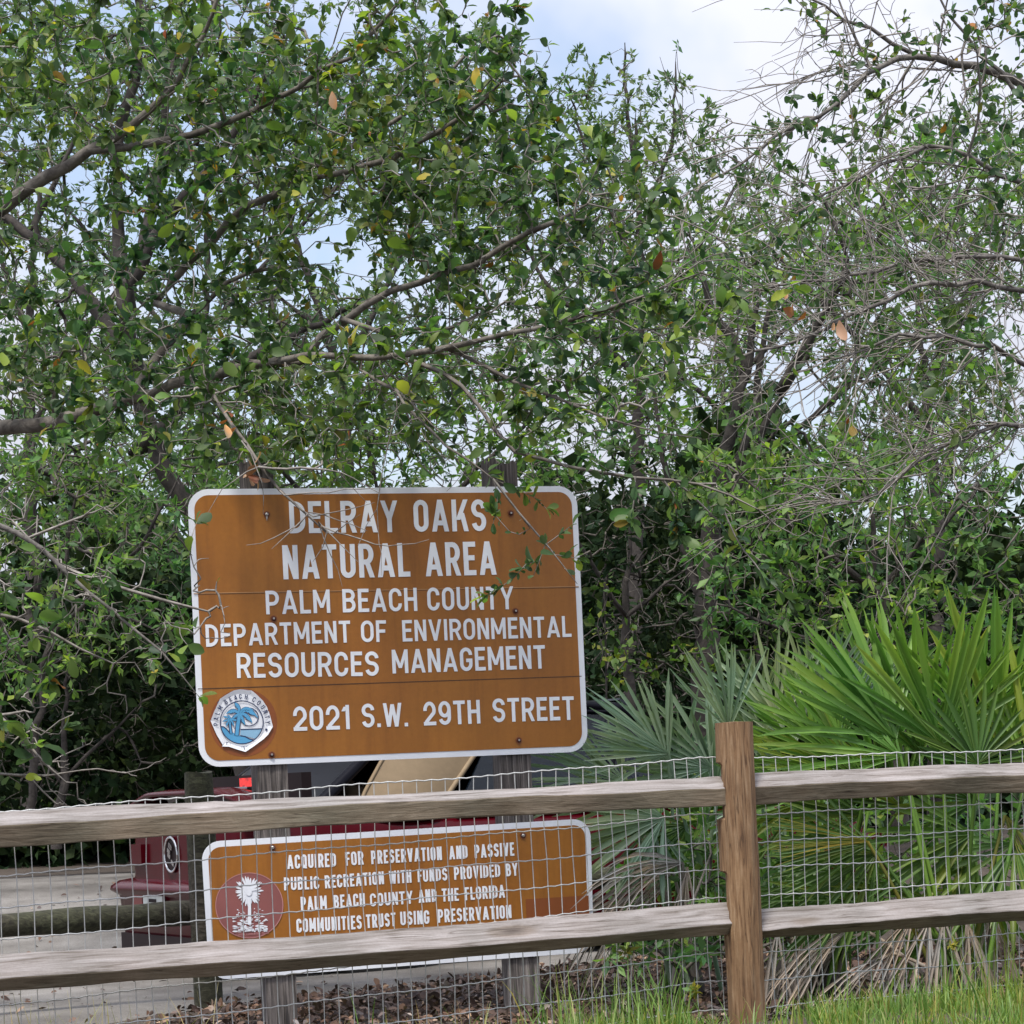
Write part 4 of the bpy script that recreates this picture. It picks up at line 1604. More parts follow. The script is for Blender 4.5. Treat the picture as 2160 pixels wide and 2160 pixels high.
# ---- front live oak: limbs enter from the left, boughs hang over the sign
sk = Skel(21)
sk.limb(px_line([(-420, 2250, 12.3), (-400, 1700, 12.2), (-380, 1200, 12.1), (-360, 940, 12.0)]), .17, .13, False, .03)
sk.limb(px_line([(-360, 940, 12.0), (-160, 925, 11.9), (0, 905, 11.8), (100, 896, 11.8), (205, 868, 11.7), (275, 838, 11.7), (420, 800, 11.5), (520, 770, 11.4), (640, 765, 11.3)]), .048, .014, True, .02)
sk.limb(px_line([(-360, 900, 12.0), (-330, 700, 12.0), (-150, 560, 11.9), (0, 440, 11.8), (62, 388, 11.8), (130, 345, 11.7), (215, 315, 11.6), (330, 230, 11.5), (420, 120, 11.4), (470, -40, 11.3)]), .058, .006, True, .02)
sk.limb(px_line([(-330, 700, 12.0), (-300, 380, 11.9), (-150, 150, 11.8), (-40, -60, 11.7)]), .06, .02, True)
sk.limb(px_line([(275, 838, 11.7), (430, 640, 12.0), (510, 565, 12.0), (640, 560, 11.9)]), .018, .008, True)
sk.limb(px_line([(330, 640, 12.2), (430, 520, 12.1), (510, 440, 12.0), (585, 395, 11.9), (650, 368, 11.8), (760, 358, 11.7), (855, 325, 11.6), (930, 290, 11.5), (1000, 243, 11.4), (1060, 170, 11.3)]), .02, .006, True)
sk.limb(px_line([(585, 395, 11.9), (700, 330, 12.0), (850, 250, 12.0), (980, 120, 12.0), (1060, 20, 11.9)]), .016, .006, True)
sk.limb(px_line([(215, 315, 11.6), (430, 290, 11.6), (620, 190, 11.6), (780, 90, 11.5), (860, -20, 11.4)]), .02, .006, True)
sk.limb(px_line([(640, 765, 11.3), (662, 705, 11.3), (720, 672, 11.2), (800, 628, 11.1), (900, 588, 11.0), (1010, 558, 10.9), (1130, 480, 10.8), (1240, 430, 10.7)]), .019, .006, True)
sk.limb(px_line([(520, 770, 11.4), (700, 745, 11.0), (840, 755, 10.9), (950, 742, 10.8), (1005, 718, 10.7), (1100, 706, 10.6), (1200, 680, 10.5), (1295, 645, 10.5), (1400, 600, 10.5), (1480, 575, 10.5)]), .018, .004, True)
sk.limb(px_line([(720, 672, 11.2), (800, 700, 11.1), (880, 705, 11.0), (960, 690, 10.9), (1060, 640, 10.8)]), .012, .006, True)
sk.limb(px_line([(840, 755, 10.9), (890, 770, 10.8), (960, 790, 10.7), (1010, 840, 10.6), (1030, 905, 10.6), (1065, 950, 10.55), (1150, 985, 10.5), (1320, 1003, 10.4), (1420, 1012, 10.4), (1500, 1018, 10.35), (1600, 1075, 10.3)]), .011, .004, True, .012, .7)
sk.limb(px_line([(960, 742, 10.8), (1060, 790, 10.7), (1180, 845, 10.6), (1330, 905, 10.5), (1480, 925, 10.4)]), .007, .003, True, .012, .5)
sk.limb(px_line([(760, 780, 11.2), (830, 815, 10.8), (870, 870, 10.7), (890, 920, 10.65), (980, 960, 10.6), (1040, 1010, 10.5)]), .009, .004, True, .012, .5)
# two twigs that cross the sign, one bare, one leafy
sk.limb(px_line([(420, 800, 11.5), (455, 840, 11.0), (478, 880, 10.8), (510, 925, 10.7), (545, 985, 10.65), (585, 1040, 10.62), (640, 1075, 10.6), (672, 1100, 10.6), (690, 1125, 10.6)]), .010, .005, True, .010, 0.0)
for q in ([(650, 1083), (615, 1125), (575, 1138), (520, 1150)], [(640, 1095), (620, 1130), (590, 1150), (573, 1158)], [(680, 1110), (730, 1130), (790, 1150), (850, 1156), (905, 1138)],
          [(672, 1100), (690, 1150), (715, 1200), (722, 1238)], [(690, 1120), (735, 1160), (755, 1185)], [(650, 1080), (700, 1092), (740, 1105), (775, 1120)], [(660, 1090), (720, 1080), (790, 1060)],
          [(600, 1045), (700, 1035), (790, 1030)], [(545, 985), (600, 990), (700, 985), (740, 1003), (800, 1040)], [(545, 985), (500, 1010), (455, 1035), (440, 1080)], [(510, 930), (560, 1010), (555, 1085)],
          [(690, 1120), (690, 1160), (660, 1185)], [(700, 1128), (760, 1100), (760, 1085)]):
    sk.limb([at(x, y, 10.6 - .0004 * (x - 600)) for x, y in q], .0034, .0014, True, .006, 0.0, .05)
sk.limb(px_line([(1040, 1010, 10.5), (1078, 1020, 10.5), (1088, 1070, 10.5), (1118, 1115, 10.5), (1160, 1160, 10.5), (1195, 1195, 10.5), (1218, 1232, 10.5)]), .0055, .002, True, .006, .6)
for q in ([(1118, 1115), (1080, 1150), (1055, 1085), (1035, 1075)], [(1150, 1150), (1190, 1120), (1210, 1105)], [(1150, 1150), (1140, 1190), (1125, 1215)], [(1170, 1170), (1205, 1180), (1222, 1178)],
          [(1085, 1030), (1130, 1030), (1155, 1075)], [(1040, 1010), (1062, 1020), (1045, 1080), (1040, 1105)], [(1110, 1190), (1090, 1225), (1040, 1245), (1020, 1262)]):
    sk.limb([at(x, y, 10.5) for x, y in q], .0026, .0014, True, .006, 2.0, .05)
# spray right of the sign
for q in ([(1510, 1020), (1535, 1100), (1560, 1150), (1600, 1210), (1640, 1250), (1672, 1268)], [(1420, 1012), (1480, 1060), (1540, 1130)], [(1600, 1075), (1620, 1100), (1680, 1130)],
          [(1340, 1005), (1345, 1060), (1330, 1100)], [(1400, 1012), (1440, 1080), (1430, 1130)]):
    sk.limb([at(x, y, 10.4) for x, y in q], .005, .002, True, .008, 1.6, .06)
T = np.concatenate([ell(sk.rs, *e, gaps=GAPS) for e in (
    (180, 160, 360, 300, 11.7, .9, 300), (620, 160, 380, 260, 11.6, .9, 290), (960, 190, 260, 260, 11.4, .8, 210), (160, 620, 330, 230, 11.7, .8, 230),
    (480, 480, 260, 230, 11.7, .8, 140), (880, 450, 300, 220, 11.3, .8, 210), (1180, 480, 330, 230, 10.9, .6, 210), (520, 830, 420, 150, 11.3, .6, 210),
    (1000, 770, 380, 160, 10.8, .5, 120), (1330, 690, 260, 190, 10.6, .5, 90), (1200, 900, 300, 100, 10.5, .35, 40), (130, 820, 260, 150, 11.5, .6, 80), (700, 950, 320, 60, 10.9, .3, 34),
    (1220, 300, 200, 150, 11.0, .5, 50))])
sk.grow(T, .085, .22, .05, .05)
sk.whips(34, lambda p: -1.4 < p[0] < .5 and 2.5 < p[2] < 3.3 and p[1] < 11.6, (.6, -.1, -.22), .42, (0, 0, -.15))
sk.whips(60, lambda p: -1.9 < p[0] < .9 and p[2] > 2.75, (.6, -.1, .1), .5, (0, 0, -.1), leaf=.5)
bare = np.concatenate([ell(sk.rs, *e) for e in ((600, 900, 350, 110, 11.1, .4, 60), (420, 930, 200, 110, 11.2, .4, 35), (850, 880, 250, 130, 10.9, .4, 50), (300, 560, 300, 250, 11.8, .6, 60),
                                                (1100, 620, 350, 200, 10.9, .5, 90))])
sk.grow(bare, .085, .25, .05, .0, 0.0)
P, D = sk.leaf_sites(52, .95)
yk = sk.rs.random(len(P)) < .1
rust = [at(x, y, 10.68) for x, y in ((470, 872), (490, 890), (482, 905), (520, 965), (530, 985), (525, 1000), (540, 1005), (518, 1012), (548, 975), (700, 190), (1395, 525), (1404, 530), (1660, 615), (1672, 640), (1650, 650), (1700, 655), (1760, 680), (1770, 672))]
rust = np.array(rust + [r_ + sk.rs.normal(0, .03, 3) for r_ in rust[:9]])
plant('live_oak', 'nearest live oak, boughs with rounded leaves reaching from the left over the big sign', 'tree', sk, 'bark_oak',
      [('crown', P[~yk], D[~yk], .044, 'oak_leaf', 'oak', 1.0, .55), ('young_leaves', P[yk], D[yk], .055, 'young_leaf', 'oak', 1.0, .7),
       ('withered_leaves', rust, sk.rs.normal(0, 1, rust.shape) + (0, 0, -1), .055, 'rust_leaf', 'oak', .5, .2)], at(-420, 2060, 12.3), rtip=.0018, ex=.38)

# ---- second oak behind, dark forked trunk
sk = Skel(22)
sk.limb(px_line([(530, 1790, 16.4), (500, 1400, 16.3), (380, 1050, 16.2), (290, 840, 16.2), (268, 700, 16.1), (270, 600, 16.0)]), .075, .05, False, .03)
sk.limb(px_line([(270, 600, 16.0), (300, 535, 16), (370, 440, 15.9), (440, 360, 15.8), (540, 200, 15.7), (620, 40, 15.6)]), .045, .01)
sk.limb(px_line([(262, 640, 16.1), (250, 480, 16.2), (240, 300, 16.2), (300, 120, 16.2), (280, -80, 16.2)]), .05, .02)
sk.limb(px_line([(300, 535, 16), (350, 330, 16.2), (345, 200, 16.2), (400, 20, 16.2)]), .045, .015)
sk.limb(px_line([(262, 740, 16.1), (140, 560, 16.3), (0, 450, 16.4), (-150, 330, 16.4)]), .05, .02)
sk.limb(px_line([(285, 950, 16.2), (450, 800, 16.0), (640, 700, 15.9), (760, 640, 15.8)]), .05, .015)
T = np.concatenate([ell(sk.rs, *e, gaps=GAPS) for e in ((120, 150, 380, 320, 16.2, 1.4, 480), (560, 200, 330, 300, 16.0, 1.4, 380), (80, 640, 300, 250, 16.3, 1.2, 190), (560, 640, 330, 200, 16.0, 1.2, 190),
                                                       (300, 850, 400, 150, 16.0, 1.2, 190))])
sk.grow(T, .11, .2, .05, .1)
P, D = sk.leaf_sites(38, .9)
plant('live_oak', 'dark forked oak standing behind the nearest oak, left of the sign', 'tree', sk, 'bark_dark',
      [('crown', P, D, .048, 'back_leaf', 'wide', 1.0, .5)], at(530, 1790, 16.4), rtip=.0028, ex=.36, twig='twig_dark')


def far_tree(label, seed, trunk, limbs, blobs, size, mat, bark='bark_dark', tmpl='lance', per=13, name='oak_tree', rtip=.0026, leaf=1.0, step=.16, bare=(), gaps=GAPS, sag=.03, up=.12, r0=.10, ex=.36, upn=.5, cat='tree', wn='trunk', cn='crown', group=None, maxd=2.5, twig='twig_dark'):
    sk = Skel(seed)
    sk.limb(px_line(trunk), r0, r0 * .16, False, .03)
    for l_ in limbs:
        sk.limb(px_line(l_), r0 * .36, r0 * .08, True)
    T = np.concatenate([ell(sk.rs, *b_, gaps=gaps) for b_ in blobs])
    sk.grow(T, step, .22, sag, up, leaf, maxd)
    if len(bare):
        sk.grow(np.concatenate([ell(sk.rs, *b_, gaps=gaps) for b_ in bare]), step * .8, .3, .02, 0.05, 0.0, maxd)
    P, D = sk.leaf_sites(per * 2.1, .9)
    rt = at(*trunk[0])
    return plant(name, label, cat, sk, bark, [(cn, P, D, size, mat, tmpl, 1.0, upn)], rt, group, rtip, ex, wn, .5, twig)


# ---- tall trees beyond, small leaves against the sky
far_tree('tall pale-topped tree rising behind the sign, its spiky top against the sky', 31,
         [(1330, 1740, 24), (1340, 1200, 24), (1350, 800, 24), (1350, 500, 24), (1340, 250, 24)],
         [[(1350, 600, 24), (1250, 350, 24), (1200, 200, 24)], [(1350, 500, 24), (1420, 300, 24), (1425, 130, 24)], [(1350, 700, 24), (1520, 450, 24), (1580, 330, 24)], [(1345, 420, 24), (1320, 200, 24), (1318, 90, 24)],
          [(1350, 800, 24), (1150, 600, 24), (1050, 400, 24)]],
         [(1250, 400, 190, 240, 24, 1.5, 420), (1320, 220, 60, 130, 24, .7, 70), (1425, 210, 55, 110, 24, .7, 60), (1480, 290, 70, 100, 24, .7, 60), (1230, 190, 60, 80, 24, .7, 50), (1500, 450, 180, 160, 24, 1.4, 160), (1300, 650, 260, 200, 24, 1.5, 200), (1050, 420, 150, 220, 24, 1.3, 110), (1590, 330, 60, 90, 24, .7, 40)],
         .06, 'back_leaf', gaps=[(1290, 560, 40), (760, 560, 100)], up=.25, per=25)
far_tree('tree with thin airy crown behind the forked oak, far left top', 32,
         [(60, 1740, 23), (70, 1200, 23), (60, 700, 23), (90, 300, 23)], [[(60, 700, 23), (-60, 400, 23)], [(70, 900, 23), (250, 600, 23)], [(60, 500, 23), (200, 200, 23)]],
         [(60, 300, 300, 300, 23, 1.6, 320), (120, 700, 300, 200, 23, 1.5, 320), (150, 1000, 420, 240, 20.5, 2.2, 420), (600, 1050, 350, 200, 20.5, 2.0, 300)], .062, 'back_leaf', per=22, gaps=GAPS)
far_tree('slim tree with blue sky between its leaves, above the middle of the sign', 33,
         [(760, 1740, 22), (750, 1200, 22), (720, 800, 22), (640, 560, 22), (600, 400, 22)], [[(720, 800, 22), (820, 600, 22), (900, 420, 22)], [(700, 700, 22), (560, 620, 22)]],
         [(840, 480, 260, 250, 22, 1.4, 250), (560, 400, 200, 230, 22, 1.4, 180), (760, 760, 450, 160, 22, 1.4, 450), (950, 250, 220, 180, 22, 1.3, 200), (420, 180, 220, 180, 22, 1.3, 150)], .06, 'back_leaf', per=22)

SMALLGAPS = [(x, y, r * .62) for x, y, r in GAPS if r < 200] + [(1430, 40, 290), (1690, 850, 55), (1560, 240, 130), (1985, 215, 32)]
far_tree('tall dense tree filling the far background on the left, its foliage closing the gaps', 35,
         [(400, 1760, 27), (420, 1200, 27), (430, 800, 27), (440, 300, 27)], [[(430, 800, 27), (150, 450, 27)], [(430, 700, 27), (750, 350, 27)], [(420, 1000, 27), (800, 800, 27)], [(420, 1000, 27), (80, 800, 27)]],
         [(150, 250, 400, 330, 27, 1.6, 899), (640, 230, 330, 280, 27, 1.6, 754), (900, 330, 260, 300, 27, 1.5, 493), (300, 720, 480, 220, 27, 1.5, 609), (820, 800, 330, 170, 27, 1.5, 478), (930, 140, 180, 130, 27, 1.2, 159), (560, 1000, 450, 110, 27, 1.4, 320)], .068, 'back_leaf', per=21, gaps=SMALLGAPS, step=.2)
far_tree('tall dense tree filling the far background on the right, behind the twiggy boughs', 36,
         [(1560, 1760, 27), (1560, 1200, 27), (1550, 900, 27), (1540, 560, 27)], [[(1550, 900, 27), (1250, 600, 27)], [(1550, 800, 27), (1800, 560, 27)], [(1560, 1000, 27), (2000, 650, 27)]],
         [(1230, 560, 300, 300, 27, 1.6, 623), (1560, 600, 300, 180, 27, 1.5, 478), (1850, 600, 300, 220, 27, 1.5, 754), (2080, 440, 220, 300, 27, 1.5, 667), (1900, 930, 350, 160, 27, 1.5, 696), (1400, 930, 280, 170, 27, 1.5, 478), (1720, 1160, 330, 130, 27, 1.4, 435)], .068, 'back_leaf', per=21, gaps=SMALLGAPS, step=.2)

# ---- right-hand tree: grey twiggy boughs reaching in from the right
sk = Skel(41)
sk.limb(px_line([(2480, 2100, 14.2), (2470, 1500, 14.2), (2450, 900, 14.1), (2400, 560, 14.0), (2330, 330, 13.9)]), .12, .035, False, .03)
for l_, r_ in (([(2330, 330, 13.9), (2220, 200, 13.8), (2160, 165, 13.8), (2050, 140, 13.7), (1960, 125, 13.6), (1900, 108, 13.5), (1840, 148, 13.4), (1780, 205, 13.3), (1720, 250, 13.2), (1600, 310, 13.1), (1480, 390, 13.0)], .03),
               ([(1930, 115, 13.6), (1850, 72, 13.5), (1780, 28, 13.4), (1700, 6, 13.3), (1640, -40, 13.3)], .013),
               ([(1840, 148, 13.4), (1800, 110, 13.4), (1770, 40, 13.4), (1755, -40, 13.4)], .010),
               ([(2400, 560, 14.0), (2250, 320, 13.7), (2160, 210, 13.6), (2080, 130, 13.6), (2000, 30, 13.5), (1950, -60, 13.5)], .028),
               ([(2400, 560, 14.0), (2200, 400, 13.5), (2080, 360, 13.3), (2010, 290, 13.2), (1960, 300, 13.2), (1850, 350, 13.1), (1700, 440, 13.0)], .015),
               ([(2430, 700, 14.0), (2250, 560, 13.3), (2160, 545, 13.2), (2020, 535, 13.0), (1900, 560, 12.9), (1780, 590, 12.8), (1600, 610, 12.7)], .017),
               ([(2430, 760, 14.0), (2250, 640, 13.0), (2070, 590, 12.8), (1950, 600, 12.7), (1800, 660, 12.6), (1640, 740, 12.5), (1500, 760, 12.4)], .017),
               ([(2450, 900, 14.0), (2250, 820, 13.0), (2080, 720, 12.6), (1900, 700, 12.5), (1750, 760, 12.4)], .015),
               ([(2450, 960, 14.0), (2250, 900, 12.8), (2120, 880, 12.5), (1960, 960, 12.4), (1800, 1060, 12.3)], .013)):
    sk.limb(px_line(l_), r_, .004)
RG = [(1690, 870, 70), (1560, 120, 110), (1990, 200, 30), (1500, 60, 200)]
bare = np.concatenate([ell(sk.rs, *e, gaps=RG[:1]) for e in ((1850, 180, 330, 190, 13.4, .6, 60), (2080, 420, 200, 250, 13.2, .7, 60), (1800, 520, 330, 170, 12.9, .6, 60), (1950, 720, 300, 150, 12.6, .5, 70),
                                                             (2080, 900, 160, 150, 12.5, .5, 50), (1900, 1100, 280, 120, 12.3, .4, 40))])
sk.whips(165, lambda p: p[0] < 2.75, (-.75, -.1, -.22), .6, (0, 0, -.16), .3)
sk.whips(95, lambda p: p[0] < 2.75 and p[2] < 3.9, (-.6, -.1, .25), .5, (-.1, 0, .05), .32)
sk.whips(60, lambda p: p[0] < 2.75, (-.5, -.1, -.6), .5, (-.1, 0, -.1), leaf=.5)
sk.grow(bare, .085, .28, -.05, .03, 0.0)
T = np.concatenate([ell(sk.rs, *e, gaps=RG) for e in ((1850, 170, 320, 170, 13.4, .6, 130), (2100, 60, 130, 130, 13.6, .6, 130), (2080, 380, 180, 250, 13.3, .7, 140), (1800, 560, 330, 180, 12.9, .6, 120), (1950, 800, 260, 190, 12.6, .5, 120), (1680, 380, 240, 110, 13.0, .5, 50))])
sk.grow(T, .085, .25, .0, .05, .8)
P, D = sk.leaf_sites(22, .7)
plant('scrub_oak', 'half-bare tree with dense grey twigs reaching in from the right edge', 'tree', sk, 'bark_grey',
      [('crown', P, D, .046, 'oak_leaf', 'oak', 1.0, .4)], at(2480, 2000, 14.2), rtip=.0021, ex=.34)

far_tree('broad tree filling the background behind the twiggy boughs on the right', 34,
         [(1980, 1760, 21), (1980, 1200, 21), (1960, 900, 21), (1930, 600, 21)], [[(1960, 900, 21), (1750, 650, 21), (1620, 520, 21)], [(1960, 800, 21), (2120, 500, 21)], [(1970, 1000, 21), (1800, 900, 21)]],
         [(1700, 540, 260, 180, 21, 1.4, 340), (2020, 480, 240, 240, 21, 1.4, 350), (2000, 820, 260, 180, 21, 1.4, 350), (1450, 700, 200, 160, 21, 1.3, 260), (1700, 1020, 300, 120, 21, 1.3, 220), (1950, 280, 230, 120, 21, 1.2, 60)], .058, 'back_leaf', per=20,
         gaps=[(1690, 850, 60), (1980, 210, 35), (1500, 200, 150)])
# ---- middle trees on the right, trunks showing in the gap
far_tree('dark multi-stemmed tree seen through the gap right of centre', 42,
         [(1490, 1760, 18), (1485, 1300, 18), (1500, 1060, 18), (1545, 900, 18), (1575, 780, 18), (1600, 640, 18)],
         [[(1490, 1150, 18), (1580, 980, 18), (1640, 830, 18), (1705, 760, 18), (1740, 640, 18)], [(1500, 1060, 18), (1600, 900, 18), (1598, 790, 18), (1640, 560, 18)], [(1485, 1300, 18), (1400, 1000, 18), (1380, 800, 18)],
          [(1575, 780, 18), (1500, 640, 18), (1450, 520, 18)], [(1640, 830, 18), (1800, 560, 17.6), (1760, 440, 17.6), (1720, 405, 17.6)]],
         [(1450, 640, 260, 170, 18, 1.1, 190), (1760, 500, 260, 160, 17.8, 1.1, 170), (1950, 420, 240, 200, 18, 1.1, 130), (1900, 800, 240, 130, 18, 1.0, 110), (1420, 900, 200, 160, 18, 1.0, 150), (1640, 1000, 200, 110, 18, .9, 120), (1850, 980, 220, 100, 18, .9, 120), (1980, 640, 200, 160, 18, 1.0, 110)],
         .062, 'shrub_leaf', gaps=[(1690, 850, 60), (1560, 200, 140)], bare=[(1560, 900, 130, 150, 17.8, .8, 50)], tmpl='wide', r0=.12, per=13)
far_tree('bushy tree with glossy narrow leaves, above the palmettos on the right', 43,
         [(1900, 1760, 16.5), (1880, 1500, 16.5), (1850, 1250, 16.5), (1830, 1050, 16.5)], [[(1850, 1250, 16.5), (1650, 1100, 16.3), (1560, 1000, 16.3)], [(1850, 1250, 16.5), (2050, 1050, 16.3)], [(1880, 1400, 16.5), (1650, 1330, 16.2), (1540, 1280, 16.2)]],
         [(1650, 1060, 240, 170, 16.3, .9, 330), (1960, 1060, 260, 200, 16.3, .9, 330), (1720, 1270, 300, 140, 16.3, .9, 270), (2060, 1300, 200, 160, 16.3, .9, 140), (1560, 1180, 130, 200, 16.3, .8, 130)],
         .07, 'shrub_leaf', gaps=[(1690, 865, 80)], r0=.07, rtip=.0028, bare=[(1800, 1150, 380, 200, 15.6, .5, 120)], per=15)
far_tree('low bush with shade-darkened leaves right behind the big sign, below the gap in the trees', 44,
         [(1330, 1720, 17.5), (1330, 1500, 17.5), (1320, 1250, 17.5), (1330, 1080, 17.5)], [[(1320, 1300, 17.5), (1220, 1150, 17.3), (1180, 1050, 17.3)], [(1320, 1300, 17.5), (1450, 1200, 17.5)]],
         [(1270, 1100, 150, 160, 17.3, .8, 210), (1400, 1250, 170, 190, 18.2, .8, 150), (1340, 1430, 190, 130, 18.2, .8, 130)], .06, 'shaded_leaf', gaps=(), r0=.06, rtip=.003, per=14, bare=[(1380, 1250, 150, 180, 17.6, .6, 60)])
far_tree('bright-leaved shrub filling the space right above the big sign', 45,
         [(800, 1740, 17), (800, 1300, 17), (790, 1000, 17)], [[(800, 1200, 17), (550, 950, 16.8), (420, 850, 16.8)], [(800, 1200, 17), (1050, 950, 16.8), (1180, 800, 16.8)], [(790, 1000, 17), (760, 850, 17)]],
         [(560, 930, 240, 130, 16.8, .8, 250), (880, 880, 260, 150, 16.8, .8, 300), (1130, 860, 180, 170, 16.8, .8, 230), (700, 1020, 380, 120, 16.8, .7, 260), (1080, 1020, 160, 100, 16.8, .7, 150), (480, 1000, 160, 130, 16.8, .7, 120)], .062, 'shrub_leaf', gaps=(), r0=.07, rtip=.0028, per=15)
far_tree('leafy shrub left of the big sign above the dark hollow', 46,
         [(60, 1760, 15.8), (80, 1500, 15.8), (120, 1250, 15.8), (160, 1050, 15.8)], [[(100, 1350, 15.8), (300, 1150, 15.6), (380, 1000, 15.6)], [(80, 1450, 15.8), (-60, 1200, 15.6)], [(120, 1250, 15.8), (330, 1330, 15.5)]],
         [(120, 1000, 260, 130, 15.7, .8, 260), (330, 1100, 160, 200, 15.6, .7, 260), (80, 1250, 240, 160, 15.6, .8, 250), (280, 1330, 170, 90, 15.5, .7, 110), (80, 1390, 150, 90, 15.4, .6, 70)], .056, 'shrub_leaf', gaps=(), r0=.032, rtip=.0024, per=17)
# near grey-twigged shrub at the left edge with a few yellow-green leaves
sk = Skel(47)
sk.limb(px_line([(-260, 2050, 10.6), (-240, 1700, 10.6), (-200, 1350, 10.6), (-150, 1150, 10.6)]), .04, .025, False)
for l_, r_ in (([(-150, 1100, 10.6), (-40, 1075, 10.6), (60, 1135, 10.6), (130, 1195, 10.6), (210, 1275, 10.55), (300, 1330, 10.5), (380, 1410, 10.5), (420, 1470, 10.5)], .011),
               ([(130, 1195, 10.6), (230, 1240, 10.5), (330, 1265, 10.5), (440, 1290, 10.5)], .006), ([(-180, 1260, 10.6), (0, 1300, 10.6), (120, 1330, 10.6), (240, 1400, 10.6)], .006),
               ([(-200, 1500, 10.6), (-60, 1480, 10.5), (40, 1500, 10.4), (60, 1600, 10.4), (90, 1650, 10.4), (140, 1650, 10.4)], .007),
               ([(-220, 1600, 10.6), (-60, 1630, 10.4), (20, 1634, 10.4), (90, 1650, 10.4), (170, 1625, 10.4)], .006), ([(60, 1135, 10.6), (160, 1090, 10.6), (250, 1060, 10.6)], .005)):
    sk.limb(px_line(l_), r_, .0025, True, .012, .5)
bare = np.concatenate([ell(sk.rs, *e) for e in ((160, 1220, 200, 110, 10.6, .25, 60), (330, 1340, 120, 110, 10.5, .2, 22), (20, 1120, 110, 90, 10.6, .25, 22), (470, 1300, 40, 60, 10.5, .1, 6))])
sk.grow(bare, .07, .3, .0, .0, 0.0)
T = np.concatenate([ell(sk.rs, *e) for e in ((160, 1260, 220, 130, 10.5, .25, 60), (350, 1360, 90, 100, 10.5, .2, 22), (80, 1560, 110, 100, 10.4, .2, 34), (40, 1400, 110, 90, 10.5, .2, 16), (420, 1180, 40, 140, 10.5, .1, 7))])
sk.whips(20, lambda p: -2.3 < p[0] < -1.62, (.6, 0, -.3), .26, (0, 0, -.1))
sk.grow(T, .07, .25, .0, .05, .7)
P, D = sk.leaf_sites(9, .5)
yk = sk.rs.random(len(P)) < .3
plant('twiggy_shrub', 'grey-twigged shrub with few yellow-green leaves at the left edge, beside the big sign', 'shrub', sk, 'bark_grey',
      [('foliage', P[~yk], D[~yk], .06, 'oak_leaf', 'oak', 1.0, .6), ('young_leaves', P[yk], D[yk], .065, 'young_leaf', 'oak', 1.0, .8)], at(-260, 2050, 10.6), rtip=.0022, ex=.36, woodname='stems')

# climbing vine in the dark gap right of the sign
rs = np.random.default_rng(50)
t = thing('climbing_vine', 'yellow-green vine trailing down in the dark gap right of the big sign', 'vine')
b_ = MB()
PP, DD = [], []
for k, (x0, y0, x1, y1) in enumerate(((1275, 1230, 1262, 1400), (1290, 1380, 1380, 1420), (1420, 1360, 1520, 1420), (1330, 1330, 1300, 1440), (1440, 1380, 1600, 1370))):
    pts = np.array([at(x0 + (x1 - x0) * s_ + 8 * math.sin(s_ * 9 + k), y0 + (y1 - y0) * s_, 16.6 - .3 * k * .3) for s_ in np.linspace(0, 1, 16)])
    b_.tube(pts, .004, 4)
    for q in range(46):
        i = rs.integers(0, 16)
        PP.append(pts[i] + rs.normal(0, .035, 3))
        DD.append(rs.normal(0, 1, 3) + (0, 0, -.6))
pts = np.array([at(1275, 1230, 16.6), at(1280, 1500, 16.7), at(1285, 1760, 16.8)])
b_.tube(pts, .006, 4)
b_.build('stem', 'bark_dark', t)
leaves('foliage', np.array(PP), np.array(DD), .05, 'vine_leaf', t, rs, 'wide', 1, .5)
rebase(t, tuple(at(1285, 1760, 16.8)))

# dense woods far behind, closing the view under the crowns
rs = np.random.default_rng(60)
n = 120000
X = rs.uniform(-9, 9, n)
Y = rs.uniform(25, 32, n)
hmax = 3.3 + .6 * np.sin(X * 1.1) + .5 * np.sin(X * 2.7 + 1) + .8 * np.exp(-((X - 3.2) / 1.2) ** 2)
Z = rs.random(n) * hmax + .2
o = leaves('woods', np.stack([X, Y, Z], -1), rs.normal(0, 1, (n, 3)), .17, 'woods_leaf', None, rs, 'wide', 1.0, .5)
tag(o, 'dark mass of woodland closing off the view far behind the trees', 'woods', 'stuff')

# understory bushes: dark hollow beyond the car, its shade put into the leaf colour
far_tree('evergreen bush with shade-darkened leaves in the shaded hollow at far left, beyond the driveway', 61,
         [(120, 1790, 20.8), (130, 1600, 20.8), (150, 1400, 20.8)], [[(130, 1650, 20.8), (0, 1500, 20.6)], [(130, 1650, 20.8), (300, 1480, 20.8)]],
         [(60, 1560, 240, 210, 21.2, .8, 300), (320, 1520, 200, 230, 21.4, .8, 280), (120, 1330, 330, 150, 21, .9, 200)], .085, 'shaded_leaf', gaps=(), r0=.05, per=18, tmpl='wide', cat='shrub', name='evergreen_bush', wn='stems', cn='foliage')
far_tree('evergreen bush with shade-darkened leaves behind the red car, hidden mostly by the big sign', 62,
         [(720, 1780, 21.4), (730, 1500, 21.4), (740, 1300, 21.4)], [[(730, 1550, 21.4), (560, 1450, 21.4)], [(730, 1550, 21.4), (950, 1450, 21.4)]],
         [(560, 1560, 240, 230, 21.4, .8, 260), (900, 1540, 260, 260, 21.4, .8, 280), (1180, 1520, 200, 280, 21.6, .8, 260)], .085, 'shaded_leaf', gaps=(), r0=.05, per=18, tmpl='wide', cat='shrub', name='evergreen_bush', wn='stems', cn='foliage')
